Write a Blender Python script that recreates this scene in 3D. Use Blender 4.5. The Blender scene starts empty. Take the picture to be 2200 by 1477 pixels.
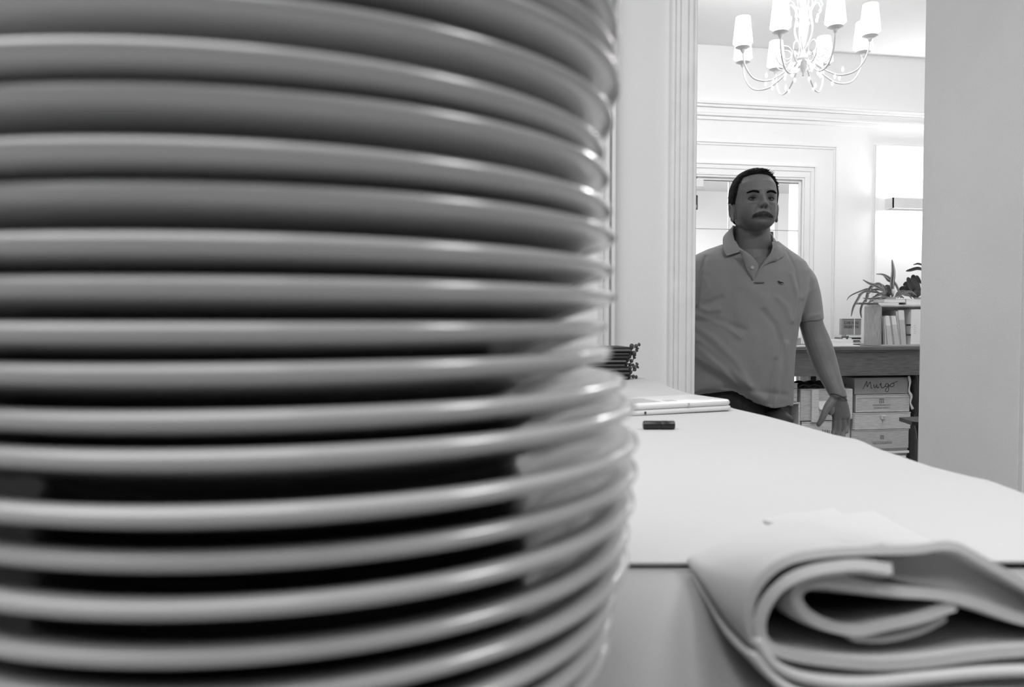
import bpy, math, random
import numpy as np
from mathutils import Vector, Matrix
random.seed(7)
rng = np.random.RandomState(5)
SC = bpy.context.scene
COL = SC.collection
PI = math.pi

# ---------------------------------------------------------------- camera
F = 1711.0                       # focal length in pixels of the 2200 x 1477 frame
PSI = math.radians(9.8)          # the camera looks 9.8 degrees to the right of the room's axis
PITCH, ROLL = 0.03234, 0.0016
CAMZ = 1.21
CAM = Vector((0, 0, CAMZ))
_cp, _sp = math.cos(PITCH), math.sin(PITCH)
def rot_to_room(x, y, z=0.0):
    return Vector((x*math.cos(PSI)+y*math.sin(PSI), -x*math.sin(PSI)+y*math.cos(PSI), z))
_fw = rot_to_room(0, _cp, -_sp); _up = rot_to_room(0, _sp, _cp); _rt = rot_to_room(1, 0, 0)
_c, _s = math.cos(ROLL), math.sin(ROLL)
RT = _rt*_c+_up*_s; UP = _up*_c-_rt*_s; FW = _fw
FH = rot_to_room(0, 1); RH = rot_to_room(1, 0)
def ray(px, py):
    return FW + RT*((px-1100)/F) + UP*((738.5-py)/F)
def at(px, py, Y):               # point where the view ray meets the room plane y = Y
    d = ray(px, py); return CAM + d*(Y/d.y)
def atz(px, py, Z):              # ... meets the level z = Z
    d = ray(px, py); return CAM + d*((Z-CAMZ)/d.z)
def atd(px, py, dist):           # ... at a horizontal distance ahead
    d = ray(px, py); return CAM + d*(dist/d.dot(FH))
def pix(P):                      # numpy (n,3) -> pixel coordinates
    Q = P - np.array(CAM)
    z = Q@np.array(FW)
    return 1100+F*(Q@np.array(RT))/z, 738.5-F*(Q@np.array(UP))/z

cam = bpy.data.cameras.new('camera'); camo = bpy.data.objects.new('camera', cam); COL.objects.link(camo)
cam.sensor_width = 36; cam.lens = 36*F/2200
cam.clip_start = 0.01; cam.clip_end = 100
R3 = Matrix((RT, UP, -FW)).transposed()
camo.matrix_world = Matrix.Translation(CAM) @ R3.to_4x4()
cam.dof.use_dof = True; cam.dof.focus_distance = 2.85; cam.dof.aperture_fstop = 9.0
SC.camera = camo

# ---------------------------------------------------------------- world, lights, exposure
world = bpy.data.worlds.new('world'); SC.world = world; world.use_nodes = True
world.node_tree.nodes['Background'].inputs[0].default_value = (1, 1, 1, 1)
world.node_tree.nodes['Background'].inputs[1].default_value = 1.3
SC.view_settings.view_transform = 'Standard'; SC.view_settings.look = 'None'
SC.view_settings.gamma = 1; SC.view_settings.use_curve_mapping = False
SC.view_settings.exposure = 0.0
SC.cycles.use_denoising = True
SC.cycles.max_bounces = 10; SC.cycles.diffuse_bounces = 6; SC.cycles.glossy_bounces = 5; SC.cycles.transmission_bounces = 6
SC.cycles.sample_clamp_indirect = 6
def area(name, loc, size, power, rot=(0, 0, 0), sy=None):
    l = bpy.data.lights.new(name, 'AREA'); l.energy = power; l.shape = 'RECTANGLE'; l.size = size; l.size_y = sy or size
    o = bpy.data.objects.new(name, l); COL.objects.link(o); o.location = loc; o.rotation_euler = rot; return o
def point(name, loc, r, power):
    l = bpy.data.lights.new(name, 'POINT'); l.energy = power; l.shadow_soft_size = r
    o = bpy.data.objects.new(name, l); COL.objects.link(o); o.location = loc; return o
area('front_room_ceiling_light', (1.75, -0.15, 3.15), 0.7, 46)
area('front_room_left_fill', (-1.1, 0.0, 3.15), 2.4, 88)  # added fill, no known lamp; brightens the right reveal
area('back_room_ceiling_fill', (0.6, 4.2, 3.25), 1.6, 20, sy=1.2)  # added fill out of frame, evens out the back room walls
area('back_room_right_fill', (4.0, 4.1, 3.25), 1.4, 18, sy=1.4)  # second added fill out of frame, no lamp of the room
area('room_beyond_fill', (1.5, 7.6, 2.5), 1.6, 300)  # added fill hidden beside the door, whitens the view through the glass

# ---------------------------------------------------------------- materials
MATS = {}
def mat(name, g, rough=0.6, coat=0.0, noise=0.0, nscale=8.0, bump=0.0, bscale=200.0, emit=0.0, stretch=None, metal=0.0, spec=0.5, trans=0.0, wood=False, sheen=0.0):
    if name in MATS: return MATS[name]
    m = bpy.data.materials.new(name); m.use_nodes = True; MATS[name] = m
    nt = m.node_tree; b = nt.nodes['Principled BSDF']
    b.inputs['Base Color'].default_value = (g, g, g, 1); b.inputs['Roughness'].default_value = rough
    b.inputs['Metallic'].default_value = metal; b.inputs['Coat Weight'].default_value = coat
    b.inputs['Coat Roughness'].default_value = 0.04
    b.inputs['Specular IOR Level'].default_value = spec; b.inputs['Transmission Weight'].default_value = trans
    b.inputs['Sheen Weight'].default_value = sheen
    if emit: b.inputs['Emission Color'].default_value = (1, 1, 1, 1); b.inputs['Emission Strength'].default_value = emit
    if noise or bump:
        tc = nt.nodes.new('ShaderNodeTexCoord'); mp = nt.nodes.new('ShaderNodeMapping')
        nt.links.new(tc.outputs['Object'], mp.inputs['Vector'])
        if stretch: mp.inputs['Scale'].default_value = stretch
    if noise:
        n = nt.nodes.new('ShaderNodeTexNoise'); n.inputs['Scale'].default_value = nscale; n.inputs['Detail'].default_value = 5
        nt.links.new(mp.outputs[0], n.inputs['Vector'])
        r = nt.nodes.new('ShaderNodeValToRGB')
        r.color_ramp.elements[0].position = 0.3; r.color_ramp.elements[1].position = 0.7
        lo, hi = g*(1-noise), min(1, g*(1+noise))
        r.color_ramp.elements[0].color = (lo, lo, lo, 1); r.color_ramp.elements[1].color = (hi, hi, hi, 1)
        nt.links.new(n.outputs['Fac'], r.inputs[0])
        out = r.outputs[0]
        if wood:                 # knots
            v = nt.nodes.new('ShaderNodeTexVoronoi'); v.inputs['Scale'].default_value = 5.5
            nt.links.new(tc.outputs['Object'], v.inputs['Vector'])
            r2 = nt.nodes.new('ShaderNodeValToRGB'); r2.color_ramp.elements[0].position = 0.05; r2.color_ramp.elements[1].position = 0.09
            r2.color_ramp.elements[0].color = (.3, .3, .3, 1); r2.color_ramp.elements[1].color = (1, 1, 1, 1)
            nt.links.new(v.outputs['Distance'], r2.inputs[0])
            mx = nt.nodes.new('ShaderNodeMix'); mx.data_type = 'RGBA'; mx.blend_type = 'MULTIPLY'; mx.inputs[0].default_value = 1
            nt.links.new(out, mx.inputs[6]); nt.links.new(r2.outputs[0], mx.inputs[7]); out = mx.outputs[2]
        nt.links.new(out, b.inputs['Base Color'])
    if bump:
        n2 = nt.nodes.new('ShaderNodeTexNoise'); n2.inputs['Scale'].default_value = bscale; n2.inputs['Detail'].default_value = 3
        nt.links.new(mp.outputs[0], n2.inputs['Vector'])
        bp = nt.nodes.new('ShaderNodeBump'); bp.inputs['Strength'].default_value = bump; bp.inputs['Distance'].default_value = 0.002
        nt.links.new(n2.outputs['Fac'], bp.inputs['Height']); nt.links.new(bp.outputs[0], b.inputs['Normal'])
    return m
PAINT = mat('white_wall_paint', .86, .75, noise=.01, nscale=2, bump=.12, bscale=120)
PAINT_F = mat('cream_front_wall_paint', .84, .8, noise=.02, nscale=2, bump=.2, bscale=150)
REVEAL = mat('grey_reveal_paint', .93, .85, noise=.03, nscale=3, bump=.3, bscale=220)
GLOSS = mat('white_trim_paint', .84, .4, noise=.01, nscale=4)
TRIMF = mat('front_casing_paint', .88, .45, noise=.04, nscale=14, bump=.3, bscale=60)
CEIL = mat('ceiling_paint', .88, .9, noise=.01, nscale=2)
FLOOR = mat('floor_boards', .22, .4, noise=.3, nscale=5, stretch=(1, 12, 1))
DARK = mat('dark_wall_panelling', .035, .6, noise=.3, nscale=4)
PORC = mat('porcelain_glaze', .49, .2, coat=.5, noise=.015, nscale=6)
CLOTH = mat('white_tablecloth', .54, .9, noise=.015, nscale=5, bump=.25, bscale=900, sheen=.1)
NAP = mat('folded_cloth_linen', .61, .92, noise=.02, nscale=9, bump=.35, bscale=1200, sheen=.15)
COUNTER = mat('grey_counter_laminate', .34, .38, noise=.06, nscale=7, bump=.05)
BLACKP = mat('black_plastic', .012, .35, noise=.2, nscale=20)
WHITEP = mat('white_plastic', .74, .3, noise=.01, nscale=10)
GREYP = mat('grey_plastic', .42, .4, noise=.05, nscale=10)
LEATHER = mat('black_leather', .018, .5, noise=.4, nscale=40, bump=.5, bscale=300)
LEATHER2 = mat('worn_brown_leather', .07, .6, noise=.4, nscale=60, bump=.5, bscale=300)
PAPER = mat('paper_edges', .72, .9, noise=.1, nscale=3, stretch=(1, 1, 90))
PINE = mat('pine_crate', .42, .7, noise=.22, nscale=9, stretch=(2, 3, 26), wood=True)
PINE2 = mat('pale_pine_crate', .50, .7, noise=.18, nscale=10, stretch=(2, 3, 22), wood=True)
PINEV = mat('pine_crate_end', .26, .7, noise=.22, nscale=9, stretch=(16, 16, 2), wood=True)
CARD = mat('kraft_cardboard', .24, .85, noise=.08, nscale=6, bump=.1)
OAK = mat('stained_desk_wood', .085, .45, noise=.4, nscale=7, stretch=(1.5, 3, 26))
INK = mat('dark_ink', .02, .8, noise=.1)
INK2 = mat('faded_stamp_ink', .13, .8, noise=.2, nscale=60)
BLACKW = mat('black_lacquered_wood', .012, .3, noise=.2)
CERAM = mat('planter_ceramic', .4, .5, noise=.1, nscale=12)
LGREY = mat('light_grey_print', .50, .7, noise=.05)
MGREY = mat('mid_grey_print', .22, .7, noise=.1)
IRON = mat('white_painted_iron', .80, .4, noise=.02)
def skinmat():
    m = mat('skin', .175, .5, noise=.07, nscale=35, bump=.25, bscale=350)
    nt = m.node_tree; b = nt.nodes['Principled BSDF']
    a = nt.nodes.new('ShaderNodeAttribute'); a.attribute_name = 'tone'
    mx = nt.nodes.new('ShaderNodeMix'); mx.data_type = 'RGBA'; mx.blend_type = 'MULTIPLY'; mx.inputs[0].default_value = 1
    src = b.inputs['Base Color'].links[0].from_socket
    nt.links.new(src, mx.inputs[6]); nt.links.new(a.outputs['Color'], mx.inputs[7]); nt.links.new(mx.outputs[2], b.inputs['Base Color'])
    return m
SKIN = skinmat()
HAIR = mat('dark_hair', .008, .8, spec=.15, noise=.5, nscale=120)
MUST = mat('greying_moustache', .042, .7, noise=.6, nscale=250)
SHIRT = mat('grey_pique_cotton', .27, .9, noise=.03, nscale=12, bump=.5, bscale=700, sheen=.2)
DENIM = mat('dark_denim', .018, .85, noise=.4, nscale=60, bump=.3, bscale=500)

# ---------------------------------------------------------------- mesh helpers
class MB:
    def __init__(s): s.v = []; s.f = []; s.m = []; s.uv = {}
    def add(s, vs, fs, mi=0):
        o = len(s.v); s.v += [tuple(v) for v in vs]; s.f += [tuple(i+o for i in f) for f in fs]; s.m += [mi]*len(fs); return s
    def box(s, a, b, mi=0, bev=0.0):
        x0, y0, z0 = [min(p, q) for p, q in zip(a, b)]; x1, y1, z1 = [max(p, q) for p, q in zip(a, b)]
        if bev <= 0:
            vs = [(x0,y0,z0),(x1,y0,z0),(x1,y1,z0),(x0,y1,z0),(x0,y0,z1),(x1,y0,z1),(x1,y1,z1),(x0,y1,z1)]
            return s.add(vs, [(0,3,2,1),(4,5,6,7),(0,1,5,4),(1,2,6,5),(2,3,7,6),(3,0,4,7)], mi)
        e = min(bev, (x1-x0)*.45, (y1-y0)*.45, (z1-z0)*.45)
        ring = lambda X0, X1, Y0, Y1, z: [(X0+e,Y0,z),(X1-e,Y0,z),(X1,Y0+e,z),(X1,Y1-e,z),(X1-e,Y1,z),(X0+e,Y1,z),(X0,Y1-e,z),(X0,Y0+e,z)]
        vs = ring(x0+e, x1-e, y0+e, y1-e, z0)+ring(x0, x1, y0, y1, z0+e)+ring(x0, x1, y0, y1, z1-e)+ring(x0+e, x1-e, y0+e, y1-e, z1)
        fs = [tuple(range(7, -1, -1)), tuple(range(24, 32))]
        for r in range(3):
            for i in range(8):
                j = (i+1) % 8; fs.append((r*8+i, r*8+j, r*8+8+j, r*8+8+i))
        return s.add(vs, fs, mi)
    def obox(s, c, ax, ay, az, mi=0):     # centre and three half-axis vectors
        c = Vector(c); vs = []
        for k in (-1, 1):
            for (i, j) in ((-1,-1),(1,-1),(1,1),(-1,1)): vs.append(c+ax*i+ay*j+az*k)
        return s.add(vs, [(0,3,2,1),(4,5,6,7),(0,1,5,4),(1,2,6,5),(2,3,7,6),(3,0,4,7)], mi)
    def tube(s, pts, rad, n=10, mi=0, flat=1.0, ref=None, cap=True):
        pts = [Vector(p) for p in pts]; N = len(pts)
        if not hasattr(rad, '__len__'): rad = [rad]*N
        vs = []; up = Vector(ref) if ref is not None else None
        prev = None
        for i, p in enumerate(pts):
            t = (pts[min(i+1, N-1)]-pts[max(i-1, 0)]).normalized()
            if up is not None: b = up - t*up.dot(t)
            elif prev is not None: b = prev - t*prev.dot(t)
            else: b = t.orthogonal()
            b.normalize(); prev = b; a = t.cross(b)
            for k in range(n):
                w = 2*PI*k/n; vs.append(p + a*(math.cos(w)*rad[i]) + b*(math.sin(w)*rad[i]*flat))
        fs = []
        for i in range(N-1):
            for k in range(n):
                l = (k+1) % n; fs.append((i*n+k, i*n+l, (i+1)*n+l, (i+1)*n+k))
        if cap: fs += [tuple(range(n-1, -1, -1)), tuple(range((N-1)*n, N*n))]
        return s.add(vs, fs, mi)
    def loft(s, rows, n=32, mi=0, pw=1.0):  # rows: (centre, A vector, B vector) superelliptic rings
        vs = []
        for c, A, B in rows:
            for k in range(n):
                w = 2*PI*k/n; cs, sn = math.cos(w), math.sin(w)
                vs.append(Vector(c)+A*(math.copysign(abs(cs)**pw, cs))+B*(math.copysign(abs(sn)**pw, sn)))
        N = len(rows); fs = []
        for i in range(N-1):
            for k in range(n):
                l = (k+1) % n; fs.append((i*n+k, i*n+l, (i+1)*n+l, (i+1)*n+k))
        fs += [tuple(range(n-1, -1, -1)), tuple(range((N-1)*n, N*n))]
        return s.add(vs, fs, mi)
    def lathe(s, prof, c=(0, 0, 0), n=48, mi=0, axis=None):
        vs = []; c = Vector(c)
        for k in range(n):
            w = 2*PI*k/n
            for r, z in prof: vs.append(c+Vector((r*math.cos(w), r*math.sin(w), z)))
        m = len(prof); fs = []
        for k in range(n):
            l = (k+1) % n
            for i in range(m-1): fs.append((k*m+i, l*m+i, l*m+i+1, k*m+i+1))
        return s.add(vs, fs, mi)
    def ell(s, c, rx, ry, rz, n=16, m=10, R=None, mi=0):
        vs = []; c = Vector(c)
        for i in range(m+1):
            ph = -PI/2+PI*i/m
            for k in range(n):
                w = 2*PI*k/n; p = Vector((rx*math.cos(ph)*math.cos(w), ry*math.cos(ph)*math.sin(w), rz*math.sin(ph)))
                if R is not None: p = R @ p
                vs.append(c+p)
        fs = []
        for i in range(m):
            for k in range(n):
                l = (k+1) % n; fs.append((i*n+k, i*n+l, (i+1)*n+l, (i+1)*n+k))
        return s.add(vs, fs, mi)
    def sheet(s, P, th, nrm, mi=0):        # P: grid [i][j] of Vectors, solidified along nrm(i,j)
        I, J = len(P), len(P[0]); vs = []
        for k in (0, 1):
            for i in range(I):
                for j in range(J): vs.append(P[i][j]+nrm(i, j)*(th*(k-.5)))
        q = I*J; fs = []
        for i in range(I-1):
            for j in range(J-1):
                a, b_, c, d = i*J+j, i*J+j+1, (i+1)*J+j+1, (i+1)*J+j
                fs.append((a, d, c, b_)); fs.append((a+q, b_+q, c+q, d+q))
        bd = [(i, 0) for i in range(I)]+[(I-1, j) for j in range(1, J)]+[(i, J-1) for i in range(I-2, -1, -1)]+[(0, j) for j in range(J-2, 0, -1)]
        for x in range(len(bd)):
            a = bd[x][0]*J+bd[x][1]; y = bd[(x+1) % len(bd)]; b_ = y[0]*J+y[1]
            fs.append((a, b_, b_+q, a+q))
        return s.add(vs, fs, mi)
    def poly(s, pts, ext, mi=0):           # polygon prism: pts Vectors, ext Vector
        n = len(pts); vs = [Vector(p) for p in pts]+[Vector(p)+ext for p in pts]
        fs = [tuple(range(n)), tuple(range(2*n-1, n-1, -1))]+[(i, i+n, (i+1) % n+n, (i+1) % n) for i in range(n)]
        return s.add(vs, fs, mi)
    def mesh(s, name, org=(0, 0, 0)):
        me = bpy.data.meshes.new(name)
        o = Vector(org)
        me.from_pydata([Vector(v)-o for v in s.v], [], s.f); me.validate(); return me
    def build(s, name, m, parent=None, smooth=False, loc=None, sharp=None):
        org = origin_of(parent) if parent is not None else (Vector(loc) if loc is not None else base_of(s.v))
        me = s.mesh(name, org)
        ms = m if isinstance(m, (list, tuple)) else [m]
        for x in ms: me.materials.append(x)
        if len(ms) > 1 and len(me.polygons) == len(s.m):
            me.polygons.foreach_set('material_index', s.m)
        fixn(me)
        if smooth:
            me.polygons.foreach_set('use_smooth', [True]*len(me.polygons))
            if sharp is not None: me.set_sharp_from_angle(angle=math.radians(sharp))
        return link(name, me, parent, org)
def fixn(me):
    import bmesh
    bm = bmesh.new(); bm.from_mesh(me); bmesh.ops.recalc_face_normals(bm, faces=bm.faces); bm.to_mesh(me); bm.free()
def base_of(vs):
    a = np.array([tuple(v) for v in vs]); return Vector(((a[:, 0].min()+a[:, 0].max())/2, (a[:, 1].min()+a[:, 1].max())/2, a[:, 2].min()))
ORG = {}
def origin_of(o): return ORG[o]
def link(name, me, parent, org):
    o = bpy.data.objects.new(name, me); COL.objects.link(o)
    if parent is not None: o.parent = parent
    else: o.location = org
    ORG[o] = Vector(org); return o
def tag(o, label, cat, group=None, kind=None):
    o['label'] = label; o['category'] = cat
    if group: o['group'] = group
    if kind: o['kind'] = kind
    return o
def thing(name, loc, label, cat, group=None):
    o = bpy.data.objects.new(name, None); COL.objects.link(o); o.location = loc; o.empty_display_size = .05; ORG[o] = Vector(loc)
    return tag(o, label, cat, group)
def struct(o): o['kind'] = 'structure'; return o
def SB(name, a, b, m, parent=None, bev=0):
    o = MB().box(a, b, bev=bev).build(name, m, parent)
    return o if parent is not None else struct(o)
def subdiv_smooth(pts, k=6):               # Catmull-Rom through points
    pts = [Vector(p) for p in pts]; out = []
    P = [pts[0]*2-pts[1]]+pts+[pts[-1]*2-pts[-2]]
    for i in range(1, len(P)-2):
        for j in range(k):
            t = j/k; a, b, c, d = P[i-1], P[i], P[i+1], P[i+2]
            out.append(0.5*((2*b)+(c-a)*t+(2*a-5*b+4*c-d)*t*t+(3*b-a-3*c+d)*t**3))
    out.append(pts[-1]); return out
def text_mesh(txt, size, pos, parent, m, name='lettering', width=None, normal=(0, -1, 0), font_scale=(1, 1)):
    cu = bpy.data.curves.new(name, 'FONT'); cu.body = txt; cu.size = size; cu.align_x = 'CENTER'; cu.align_y = 'CENTER'; cu.extrude = 0.0004
    cu.resolution_u = 2
    t = bpy.data.objects.new('t', cu); COL.objects.link(t)
    dg = bpy.context.evaluated_depsgraph_get(); me = bpy.data.meshes.new_from_object(t.evaluated_get(dg))
    bpy.data.objects.remove(t)
    n = len(me.vertices); co = np.empty(n*3); me.vertices.foreach_get('co', co); co = co.reshape(-1, 3)
    if width: co[:, 0] *= width/max(1e-6, co[:, 0].max()-co[:, 0].min())
    W = np.zeros_like(co); p = Vector(pos)-origin_of(parent)
    W[:, 0] = p.x+co[:, 0]; W[:, 1] = p.y-co[:, 2]; W[:, 2] = p.z+co[:, 1]
    me.vertices.foreach_set('co', W.ravel()); me.materials.clear(); me.materials.append(m); me.update()
    return link(name, me, parent, pos)

# ---------------------------------------------------------------- the rooms
YF, YB = 2.05, 2.485              # the thick wall between the two rooms
YW = 5.9                          # back wall
HC = 3.33
XL = at(1487, 700, YF).x          # left jamb
XR = at(2190, 800, YF).x          # right jamb (front edge)
SB('floor', (-3.2, -3.6, -.08), (6, 9.6, 0), FLOOR)
SB('ceiling', (-3.2, -3.6, HC), (6, YW+.2, HC+.1), CEIL)
SB('wall_left', (-3.3, -3.6, 0), (-3.2, YF, HC), DARK)
SB('wall_left_back', (-3.3, YF, 0), (-3.2, YW+.2, HC), PAINT)
SB('wall_right', (6, -3.6, 0), (6.1, YW+.2, HC), PAINT)
SB('wall_behind', (-3.2, -3.6, 0), (6, -3.5, HC), DARK)
SB('wall_front_right', (3.3, -3.5, 0), (3.4, YF, HC), DARK)
SB('wall_front_left', (.05, YF, 0), (XL, YB, HC), PAINT_F)
SB('wall_front_far_left', (-3.2, YF, 0), (.05, YB, HC), DARK)  # mostly unseen; split off and coloured dark so the plate gaps show dark
SB('wall_front_middle', (XR, YF, 0), (6, YB, HC), REVEAL)
SB('wall_over_doorway', (XL, YF, 2.9), (XR, YB, HC), PAINT_F)
# casing of the left jamb: stepped and fluted strips running up the wall
c0, c1 = at(1437, 700, YF).x, XL
w = c1-c0
mb = MB()
for (a, b, t) in [(0, .10, .016), (.10, .15, .013), (.15, .30, .019), (.30, .36, .016), (.36, .62, .018), (.62, .67, .015), (.67, .84, .021), (.84, .90, .018), (.90, 1.0, .022)]:
    mb.box((c0+a*w, YF-t, 0), (c0+b*w, YF, 2.9), bev=.002)
struct(mb.build('trim_1', TRIMF))
a, b = at(1290, 500, YF).x, at(1322, 500, YF).x
mb = MB()
for (s, t, d) in [(0, .18, .012), (.18, .42, .03), (.42, .6, .014), (.6, .85, .028), (.85, 1, .01)]:
    mb.box((a+s*(b-a), YF-d, .9), (a+t*(b-a), YF+.01, 2.75), bev=.003)
mb.box((.06, YF-.02, .9), (b, YF+.01, .93), bev=.003); mb.box((.06, YF-.02, 2.72), (b, YF+.01, 2.75), bev=.003)
struct(mb.build('trim_2', GLOSS))
mb = MB()
mb.box((XR+.001, YF-.02, 0), (XR+.10, YF, 2.9), bev=.003); mb.box((XR+.015, YF-.028, 0), (XR+.03, YF-.02, 2.9), bev=.003)
struct(mb.build('trim_3', TRIMF))
# back wall with the glazed door's opening
DX0, DX1 = at(1330, 600, YW).x, at(1720, 600, YW).x
DZ = at(1600, 383, YW).z
SB('wall_back_left', (-3.2, YW, 0), (DX0, YW+.2, HC), PAINT)
SB('wall_back_right', (DX1, YW, 0), (6, YW+.2, HC), PAINT)
SB('wall_back_over_door', (DX0, YW, DZ), (DX1, YW+.2, HC), PAINT)
def frame_trim(name, x0, x1, z0, z1, wd, prof, m, sides='LRT'):
    mb = MB()
    for (s, t, d) in prof:
        if 'T' in sides: mb.box((x0+s*wd, YW-d, z1-t*wd), (x1-s*wd, YW+.005, z1-s*wd), bev=.002)
        zb0 = z0+t*wd if 'B' in sides else z0
        if 'B' in sides: mb.box((x0+s*wd, YW-d, z0+s*wd), (x1-s*wd, YW+.005, z0+t*wd), bev=.002)
        if 'L' in sides: mb.box((x0+s*wd, YW-d, zb0), (x0+t*wd, YW+.005, z1-t*wd), bev=.002)
        if 'R' in sides: mb.box((x1-t*wd, YW-d, zb0), (x1-s*wd, YW+.005, z1-t*wd), bev=.002)
    return struct(mb.build(name, m))
PR = [(0, .3, .006), (.3, .6, .014), (.6, 1, .007)]
frame_trim('trim_4', at(1250, 300, YW).x, at(1797, 600, YW).x, 0, at(1700, 306, YW).z, .045, PR, GLOSS)
PC = [(0, .12, .022), (.12, .3, .015), (.3, .42, .018), (.42, .75, .012), (.75, .86, .016), (.86, 1, .010)]
cw = at(1748, 600, YW).x-DX1
frame_trim('trim_5', DX0-cw, DX1+cw, 0, DZ+cw, cw, PC, GLOSS)
frame_trim('trim_6', at(1872, 600, YW).x, 5.2, .35, at(1900, 309, YW).z, .05, PR, GLOSS, 'LRTB')
mb = MB(); zt, zb = at(1700, 229, YW).z, at(1700, 266, YW).z
for (s, t, d) in [(0, .14, .045), (.14, .3, .035), (.3, .62, .02), (.62, .78, .026), (.78, 1, .012)]:
    mb.box((-3.2, YW-d, zt-(zt-zb)*t), (6, YW+.005, zt-(zt-zb)*s), bev=.004)
struct(mb.build('trim_7', GLOSS))
struct(MB().box((-3.2, YW-.02, 0), (DX0-cw, YW+.005, .12), bev=.004).build('baseboard_back_left', GLOSS))
struct(MB().box((DX1+cw, YW-.02, 0), (6, YW+.005, .12), bev=.004).build('baseboard_back_right', GLOSS))
# glazed double door with thin bars
door = bpy.data.objects.new('door_1', None); COL.objects.link(door); door.location = ((DX0+DX1)/2, YW+.1, 0); ORG[door] = Vector(door.location)
door['kind'] = 'structure'; door['label'] = 'white glazed double door with thin bars behind the man'
BARM = mat('bar_edge_grey', .30, .5, noise=.05)
GL = mat('clear_glass', .95, .02, noise=.005, trans=1.0); GL.node_tree.nodes['Principled BSDF'].inputs['IOR'].default_value = 1.03
mb = MB(); y0, y1 = YW+.012, YW+.05
mb.box((DX0, y0, 0), (DX0+.02, y1, DZ-.0201)); mb.box((DX1-.018, y0, 0), (DX1, y1, DZ-.0201)); mb.box((DX0, y0, DZ-.02), (DX1, y1, DZ))
mb.build('door_frame', GLOSS, door)
zm = at(1600, 496, YW+.1).z; xm = at(1557, 440, YW+.1).x
zs = [0.02, .75, zm, DZ-.02]; xs = [DX0+.02, xm-.45, xm, xm+.45, DX1-.018]
xs = [DX0+.02, xm, DX1-.018]
for i in (1,): MB().box((xs[i]-.0022, y0+.008, 0), (xs[i]+.0022, y1-.008, DZ)).build('upright_bar', GREYP, door)
for z in zs[1:3]: MB().box((DX0, y0+.008, z-.0018), (DX1, y1-.008, z+.0018)).build('cross_bar', BARM, door)
MB().box((DX0, y0+.01, DZ-.026), (DX1, y0+.02, DZ-.02)).build('top_gasket', BARM, door)
for i in range(2):
    for j in range(3):
        MB().box((xs[i]+.004, YW+.028, zs[j]+.005), (xs[i+1]-.004, YW+.032, zs[j+1]-.005)).build('glass_pane', GL, door)
# bright room beyond the glass
SB('wall_beyond', (-1, 9.3, 0), (6, 9.4, at(1520, 411, 9.3).z), PAINT)
SB('ceiling_beyond', (-1, YW+.2, at(1520, 411, 9.3).z), (6.0, 9.3, at(1520, 411, 9.3).z+.05), mat('beyond_ceiling', .62, .9, noise=.02))
SB('wall_beyond_right', (at(1664, 500, 8.2).x, 8.2, 0), (at(1666, 500, 8.2).x+.03, 8.32, at(1520, 411, 9.3).z), mat('beyond_post', .7, .9, noise=.02))
p = at(1494, 434, 8.9)
t = thing('wall_sign', (p.x, p.y, p.z-.09), 'small black sign behind the glass beside the white casing', 'sign')
MB().box((p.x-.1, 8.9, p.z-.09), (p.x+.03, 8.93, p.z+.08), bev=.004).build('sign_panel', BLACKP, t)
MB().box((p.x-.02, 8.895, p.z-.07), (p.x+.012, 8.9, p.z-.035)).build('pictogram', GLOSS, t)
p = at(1497, 394, YW-.02)
MB().box((p.x-.15, YW-.045, p.z-.035), (p.x+.05, YW+.0, p.z+.03), bev=.006).build('door_closer', WHITEP, door)
MB().box((p.x-.15, YW-.04, p.z+.036), (p.x-.005, YW+.0, p.z+.046)).build('closer_arm', BLACKP, door)

# ---------------------------------------------------------------- wall sconce
s0, s1 = at(1916, 436, YW-.1), at(2040, 436, YW-.1)
z1, z0 = at(1930, 424, YW-.12).z, at(1930, 447, YW-.12).z
sc = thing('wall_sconce', ((s0.x+s1.x)/2, YW, z0), 'white rectangular wall light glowing above and below in the wall panel at right', 'wall light')
mb = MB(); yb = YW-.115
mb.box((s0.x, yb, z0), (s1.x, yb+.008, z1)); mb.box((s0.x, yb, z0), (s0.x+.008, YW-.012, z1)); mb.box((s1.x-.008, yb, z0), (s1.x, YW-.012, z1))
mb.build('shade_box', mat('sconce_plaster', .74, .6, noise=.01), sc)
MB().box((s0.x+.03, YW-.03, z0+.01), (s1.x-.03, YW-.012, z1-.01)).build('mounting_plate', GLOSS, sc)
EM = mat('glowing_tube', .9, .5, noise=.01, emit=6)
MB().tube([(s0.x+.05, YW-.06, (z0+z1)/2), (s1.x-.05, YW-.06, (z0+z1)/2)], .012).build('lamp_tube', EM, sc)
xc = (s0.x+s1.x)/2
area('sconce_up', (xc, YW-.06, z1+.005), s1.x-s0.x-.04, 9, rot=(PI, 0, 0), sy=.07)
area('sconce_down', (xc, YW-.06, z0-.005), s1.x-s0.x-.04, 6, sy=.07)

# ---------------------------------------------------------------- chandelier
cd = 4.42
hub = atd(1726, 100, cd)
zc = atd(1728, 107, cd).z
ztip = atd(1724, 160, cd).z
px = cd/F                                     # metres per pixel there
ch = thing('chandelier', (hub.x, hub.y, ztip), 'white eight-arm chandelier with small glowing fabric shades', 'chandelier')
SH = mat('glowing_lamp_shade', .9, .8, noise=.01, emit=2.2)
CRY = mat('self_lit_crystal', .95, .05, noise=.005, trans=.6, emit=.25)  # faint emission adds sparkle; the drops are no lamps
H = hub.copy()
mb = MB(); zz = lambda py: atd(1726, py, cd).z
mb.lathe([(0, ztip-.012), (.006, ztip-.006), (.004, ztip+.004), (.012, ztip+.02), (.02, ztip+.05), (.028, ztip+.075), (.034, ztip+.085), (.02, ztip+.092), (.012, ztip+.12), (.011, ztip+.4), (.02, ztip+.42), (.012, ztip+.44), (.008, HC-.03), (.0, HC-.03)], (H.x, H.y, 0), 20)
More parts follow.
